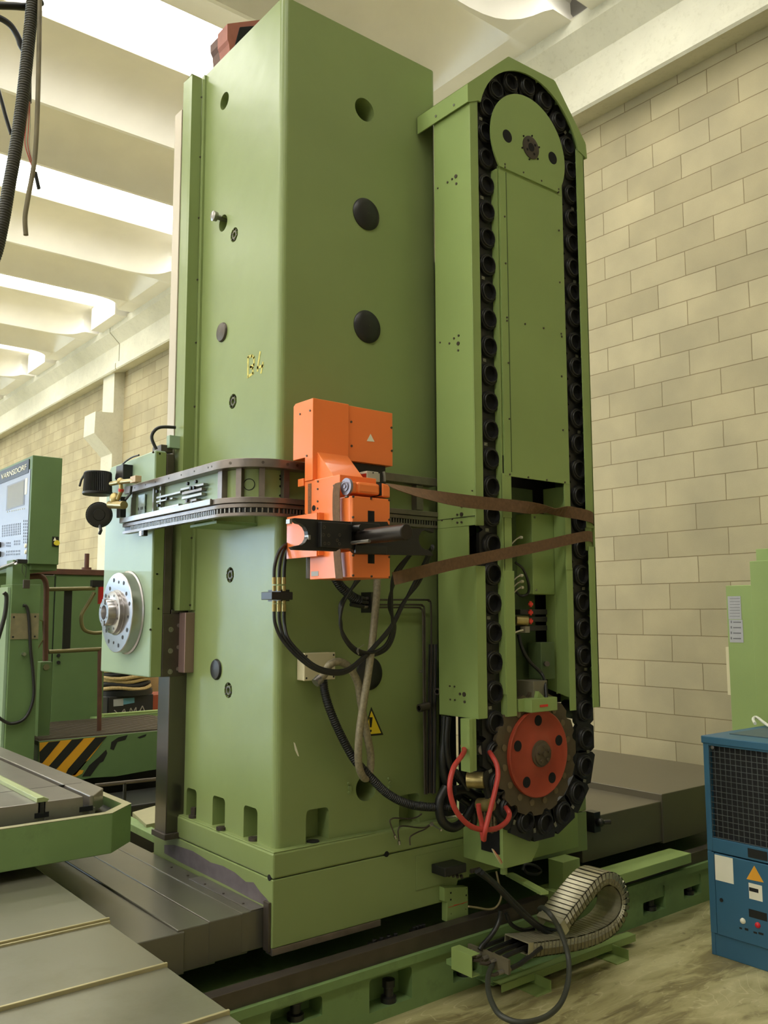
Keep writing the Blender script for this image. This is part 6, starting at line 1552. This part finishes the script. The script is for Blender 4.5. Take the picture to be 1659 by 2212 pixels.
a = PY(CYc-0.05, 56, 1262); MB().box(a.x-0.022, a.x+0.022, CYc-0.07, CYc-0.05, a.z-0.03, a.z+0.03).build('padlock_tag', darksteel, hb_, 0.003)
# railing
rlg = thing('pipe_railing', 'rusty tube railing in front of the big green cabinet', 'railing', (1.9, FY+0.2, 0.7))
ry = FY+0.22
def RQ(*q): return [PY(ry, *p) for p in q]
MB().tube(smooth_path(RQ((62, 1246), (85, 1245), (95, 1250), (100, 1270), (99, 1330), (98, 1428)), 6), 0.020, 12).build('rail_post', brown, rlg)
MB().tube(RQ((105, 1273), (205, 1271)), 0.016, 10).build('cross_tube', mat('olive tube', (112, 104, 66), 0.4, metal=0.4), rlg)
MB().tube(RQ((105, 1408), (218, 1402)), 0.016, 10).build('cross_tube', MATS['olive tube'], rlg)
MB().tube(RQ((216, 1400), (214, 1588)), 0.017, 10).build('rail_post', brown, rlg)
MB().box(PY(ry, 138, 1340).x, PY(ry, 155, 1340).x, ry+0.01, ry+0.02, PY(ry, 146, 1402).z, PY(ry, 146, 1276).z).build('black_slat', blackp, rlg)
x0, x1, z0, z1 = recY(ry-0.02, 84, 1430, 110, 1600)
MB().box(x0, x1, ry-0.02, ry+0.10, zt5, z1).build('post_socket', platgreen, rlg, 0.003)
c = PY(ry-0.022, 100, 1441); MB().cyl(c, c-Y_*0.003, 0.022, 16).build('round_plate', mat('dusty olive', (110, 104, 72), 0.6), rlg)
MB().tube(smooth_path(RQ((204, 1280), (190, 1305), (176, 1330), (180, 1358), (200, 1367), (222, 1366)), 6), 0.014, 10).build('looped_conduit', MATS['olive tube'], rlg)
c = PY(ry, 212, 1262); MB().box(c.x-0.05, c.x+0.06, ry-0.02, ry+0.03, c.z-0.02, c.z+0.03).build('switch_block', blackp, rlg)
c = PY(ry, 217, 1285); MB().box(c.x-0.02, c.x+0.02, ry-0.04, ry+0.0, c.z-0.07, c.z+0.06).build('red_switch', mat('red switch', (176, 28, 26), 0.4), rlg)
MB().tube(RQ((83, 1338), (92, 1342), (94, 1380), (82, 1400)), 0.005, 6).build('thin_conduit', MATS['olive tube'], rlg)
# big green cabinet
KY = 8.0
x0, x1, z0, z1 = recY(KY, -30, 1228, 226, 1600)
bc = thing('electric_cabinet', 'wide green electrical cabinet with rusty top edge, behind the pipe railing', 'cabinet', ((x0+x1)/2, KY+0.3, 0))
MB().box(-0.6, x1, KY, KY+0.6, 0, z1-0.05).build('cabinet_body', platgreen, bc, 0.004)
MB().box(-0.6, x1, KY-0.02, KY+0.6, z1-0.05, z1).build('cabinet_top_rim', brown, bc, 0.003)
dx = PY(KY, 115, 1400).x; dz1 = PY(KY, 170, 1246).z; dz0 = PY(KY, 160, 1566).z
MB().box(dx, x1-0.02, KY-0.012, KY, dz0, dz1).build('cabinet_door', platgreen, bc, 0.002)
MB().box(dx-0.012, dx-0.004, KY-0.002, KY, dz0, dz1).build('door_gap', blackp, bc)
for q in ((126, 1416), (126, 1431)): c = PY(KY-0.012, *q); MB().cyl(c, c-Y_*0.01, 0.016, 12).build('door_lock', blackp, bc)
c = PY(KY-0.001, 103, 1240); MB().box(c.x-0.06, c.x+0.06, KY-0.003, KY, c.z-0.016, c.z+0.016).build('label_frame', paper, bc); MB().box(c.x-0.052, c.x+0.052, KY-0.004, KY-0.003, c.z-0.010, c.z+0.010).build('label_face', blackp, bc)
c = PY(KY+0.2, 187, 1225)
bl = thing('bolt_stud', 'rusty upright stud with flange on top of the wide green cabinet', 'stud', (c.x, KY+0.2, z1))
MB().cyl((c.x, KY+0.2, z1), (c.x, KY+0.2, z1+0.03), 0.045, 18).build('stud_flange', brown, bl); MB().cyl((c.x, KY+0.2, z1+0.03), (c.x, KY+0.2, PY(KY+0.2, 187, 1196).z), 0.022, 14).build('stud_shank', brown, bl)
# crate with cable spool
CRY = 8.6
def B4(x, y): return (x/3.95, 1380+y/3.95)
x0, x1, z0, z1 = recY(CRY, *(B4(925, 485)+B4(1305, 680)))
cr = thing('crate', 'dark crate with chalk lettering AMA and a torn label, behind the platform', 'crate', ((x0+x1)/2, CRY+0.3, 0))
MB().box(x0, x1, CRY, CRY+0.5, 0, z1).build('crate_body', boxdark, cr, 0.004)
MB().box(x0-0.10, x0-0.002, CRY+0.02, CRY+0.5, 0, z1).build('crate_side', mat('crate side grey', (96, 96, 98), 0.5), cr)
def CQ(x, y, o=0.002): return PY(CRY-o, *B4(x, y))
for (m, pts) in ((paper, ((968, 518), (1052, 508), (1052, 570), (968, 577))), (mat('pale blue label', (96, 150, 176), 0.6), ((1052, 508), (1147, 502), (1147, 545), (1052, 562)))):
    P = [CQ(*q) for q in pts]; MB().prism([(p.x, p.z) for p in P], 1, CRY-0.003, CRY-0.001).build('torn_label', m, cr)
for (a, b) in (((975, 610), (1010, 640)), ((1030, 640), (1060, 600)), ((1060, 600), (1075, 640)), ((1040, 625), (1072, 622)), ((1100, 645), (1115, 590)), ((1115, 590), (1135, 630)), ((1135, 630), (1160, 585)), ((1160, 585), (1162, 645)), ((1180, 640), (1215, 572)), ((1215, 572), (1243, 640)), ((1195, 620), (1230, 616))):
    MB().tube([CQ(*a), CQ(*b)], 0.005, 6).build('chalk_stroke', chalk, cr)
MB().lathe(CQ(1278, 450, -0.1), -Y_, [(0, 0.028), (0.008, 0.028), (0.008, 0.014), (0, 0.014)], 16).build('ring_handle', bright, cr)
x0b, x1b, z0b, z1b = recY(CRY, *(B4(1305, 480)+B4(1385, 690)))
tag(MB().box(x0b, x1b+0.15, CRY+0.02, CRY+0.4, 0, z1b).build('red_case', mat('red case', (150, 66, 40), 0.6)), 'rust red case standing right of the dark crate', 'case')
sp = thing('cable_reel', 'cable reel wound with pale rope standing on the dark crate', 'reel', tuple(PY(CRY+0.25, 262, 1495)))
cx_ = PY(CRY+0.25, *B4(1045, 400)).x; zb7 = z1; zt7 = PY(CRY+0.25, *B4(1045, 320)).z
MB().cyl((cx_, CRY+0.25, zb7), (cx_, CRY+0.25, zb7+0.05), 0.30, 30).build('reel_flange', blackp, sp)
for k in range(7):
    z = zb7+0.07+0.037*k; r = 0.27-0.008*(k % 3)
    MB().tube([(cx_+r*math.cos(t*math.pi/12), CRY+0.25+r*math.sin(t*math.pi/12), z+0.012*math.sin(t*0.9+k)) for t in range(24)], 0.020, 8, closed=True).build('rope_turn', spoolm if k % 3 != 1 else boxdark, sp)
MB().cyl((cx_, CRY+0.25, zb7+0.05), (cx_, CRY+0.25, zb7+0.34), 0.24, 24).build('reel_core', boxdark, sp)
MB().cyl((cx_, CRY+0.25, zb7+0.34), (cx_, CRY+0.25, zb7+0.38), 0.29, 30).build('reel_flange', blackp, sp)
wx0, wx1, wz0, wz1 = recY(CRY+0.6, *(B4(1195, 320)+B4(1375, 415)))
tag(MB().box(wx0, wx1+0.2, CRY+0.6, CRY+0.75, 0.0, wz1).build('wooden_box', mat('dusty wood', (150, 124, 84), 0.8, var=0.2)), 'dusty wooden box behind the cable reel', 'box')
# green trough between platform and crate
P = [PY(7.5, *q) for q in ((222, 1533), (345, 1553))]
tr = thing('coolant_trough', 'light green trough edge running behind the platform', 'trough', (P[0].x, 7.6, 0))
a = PY(7.6, 222, 1540); b = PY(7.6, 345, 1560)
MB().box(a.x, b.x+0.3, 7.6, 7.9, 0, (a.z+b.z)/2).build('trough_body', bedgreen, tr, 0.004)
MB().box(a.x, b.x+0.3, 7.58, 7.64, (a.z+b.z)/2, (a.z+b.z)/2+0.05).build('trough_lip', sheet, tr, 0.003)
# dark pipe rail in the pit
pr = thing('pit_rail', 'thin dark rail in the shadow below the hazard striped platform', 'rail', tuple(PY(5.6, 275, 1690)))
ra_, rb_ = PY(5.6, 205, 1697), PY(5.6, 345, 1682); MB().tube([ra_, rb_], 0.012, 8).build('rail_tube', darksteel, pr)
for q in (ra_.lerp(rb_, 0.45), rb_): MB().tube([q, Vector((q.x, q.y, 0))], 0.012, 8).build('rail_leg', blackm, pr)
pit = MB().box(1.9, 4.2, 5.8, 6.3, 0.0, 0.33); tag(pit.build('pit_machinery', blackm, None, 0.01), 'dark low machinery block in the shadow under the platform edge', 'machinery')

# ================================================================= HANGING HOSES top left
HYc = 2.75
hz = lambda pts, y=HYc: [PY(y, *q) for q in pts]
top = Vector((0.55, HYc+0.1, 6.6))
hose('corrugated_hose', 'thick corrugated black hose hanging from above at top left', 'hose', hz(((90, -900), (84, -300), (74, -60), (68, 30), (60, 110), (48, 220), (34, 320), (18, 410), (6, 480), (-14, 560), (-60, 640))), 0.0195, mat('grey corrugated plastic', (66, 64, 58), 0.45, var=0.1), n=16, corr=0.0085, k=10)
hose('grey_cable', 'olive grey cable hanging beside the corrugated hose with a cut end', 'cable', hz(((92, -900), (90, -200), (86, 0), (84, 120), (80, 260), (74, 350), (60, 430), (54, 470), (56, 508)), HYc-0.02), 0.0075, mat('olive grey cable', (120, 110, 84), 0.5, var=0.25, scale=14), n=12)
hose('grey_cable', 'short cut cable with thin red and white wires behind the corrugated hose', 'cable', hz(((66, -600), (66, -100), (66, 60), (64, 150), (64, 222)), HYc+0.03), 0.006, mat('dark cut cable', (80, 74, 58), 0.5), n=10)
for i, (m, o) in enumerate(((redlab, -2), (wirew, 2), (redlab, 4), (wirew, 6))):
    hose('stripped_wire', ('thin red wire bowing out left below the cut cable', 'thin white wire on the left below the cut cable', 'thin red wire running straight below the cut cable', 'thin white wire on the right below the cut cable')[i], 'wire', hz(((62+i, 220), (56+3*i, 270), (54+3*i, 310), (62+2*i, 340), (74+i, 375), (80, 392)), HYc+0.02), 0.0014, m, n=6)
hose('rubber_hose', 'dark short cable end poking out below the stripped wires', 'cable', hz(((76, 372), (80, 390), (84, 408)), HYc+0.02), 0.006, rubber)
hose('rubber_hose', 'black hose arching in from the left edge near the top', 'hose', hz(((-60, 20), (-10, 35), (20, 52), (38, 78), (46, 100), (60, 120)), HYc+0.04), 0.010, rubber)
hose('rubber_hose', 'horizontal black hose at the very top left behind the corrugated hose', 'hose', hz(((-60, 10), (0, 12), (30, 13), (60, 14), (90, 4)), HYc+0.05), 0.012, rubber)
hose('rubber_hose', 'thin black cable dropping at the left edge beside the corrugated hose', 'cable', hz(((-30, 120), (-8, 180), (4, 220), (12, 250), (24, 290)), HYc+0.05), 0.006, rubber)

# repeats of one kind share a group phrase
GROUPS = {'hydraulic_hose': 'black hydraulic hoses of the tool changer', 'rubber_hose': 'black rubber hoses', 'red_hose': 'red hoses at the lower tool pockets', 'telescopic_cover': 'telescopic way covers',
          'ribbed_filter': 'black ribbed filters', 'electric_cabinet': 'green electrical cabinets', 'lashing_strap': 'brown lashing straps', 'bent_pipe': 'bent pipes at the tower foot', 'stripped_wire': 'stripped wires of the cut cable', 'corrugated_hose': 'corrugated conduits'}
for o in bpy.data.objects:
    b = o.name.split('.')[0]
    if o.parent is None and b in GROUPS and 'label' in o and 'group' not in o: o['group'] = GROUPS[b]
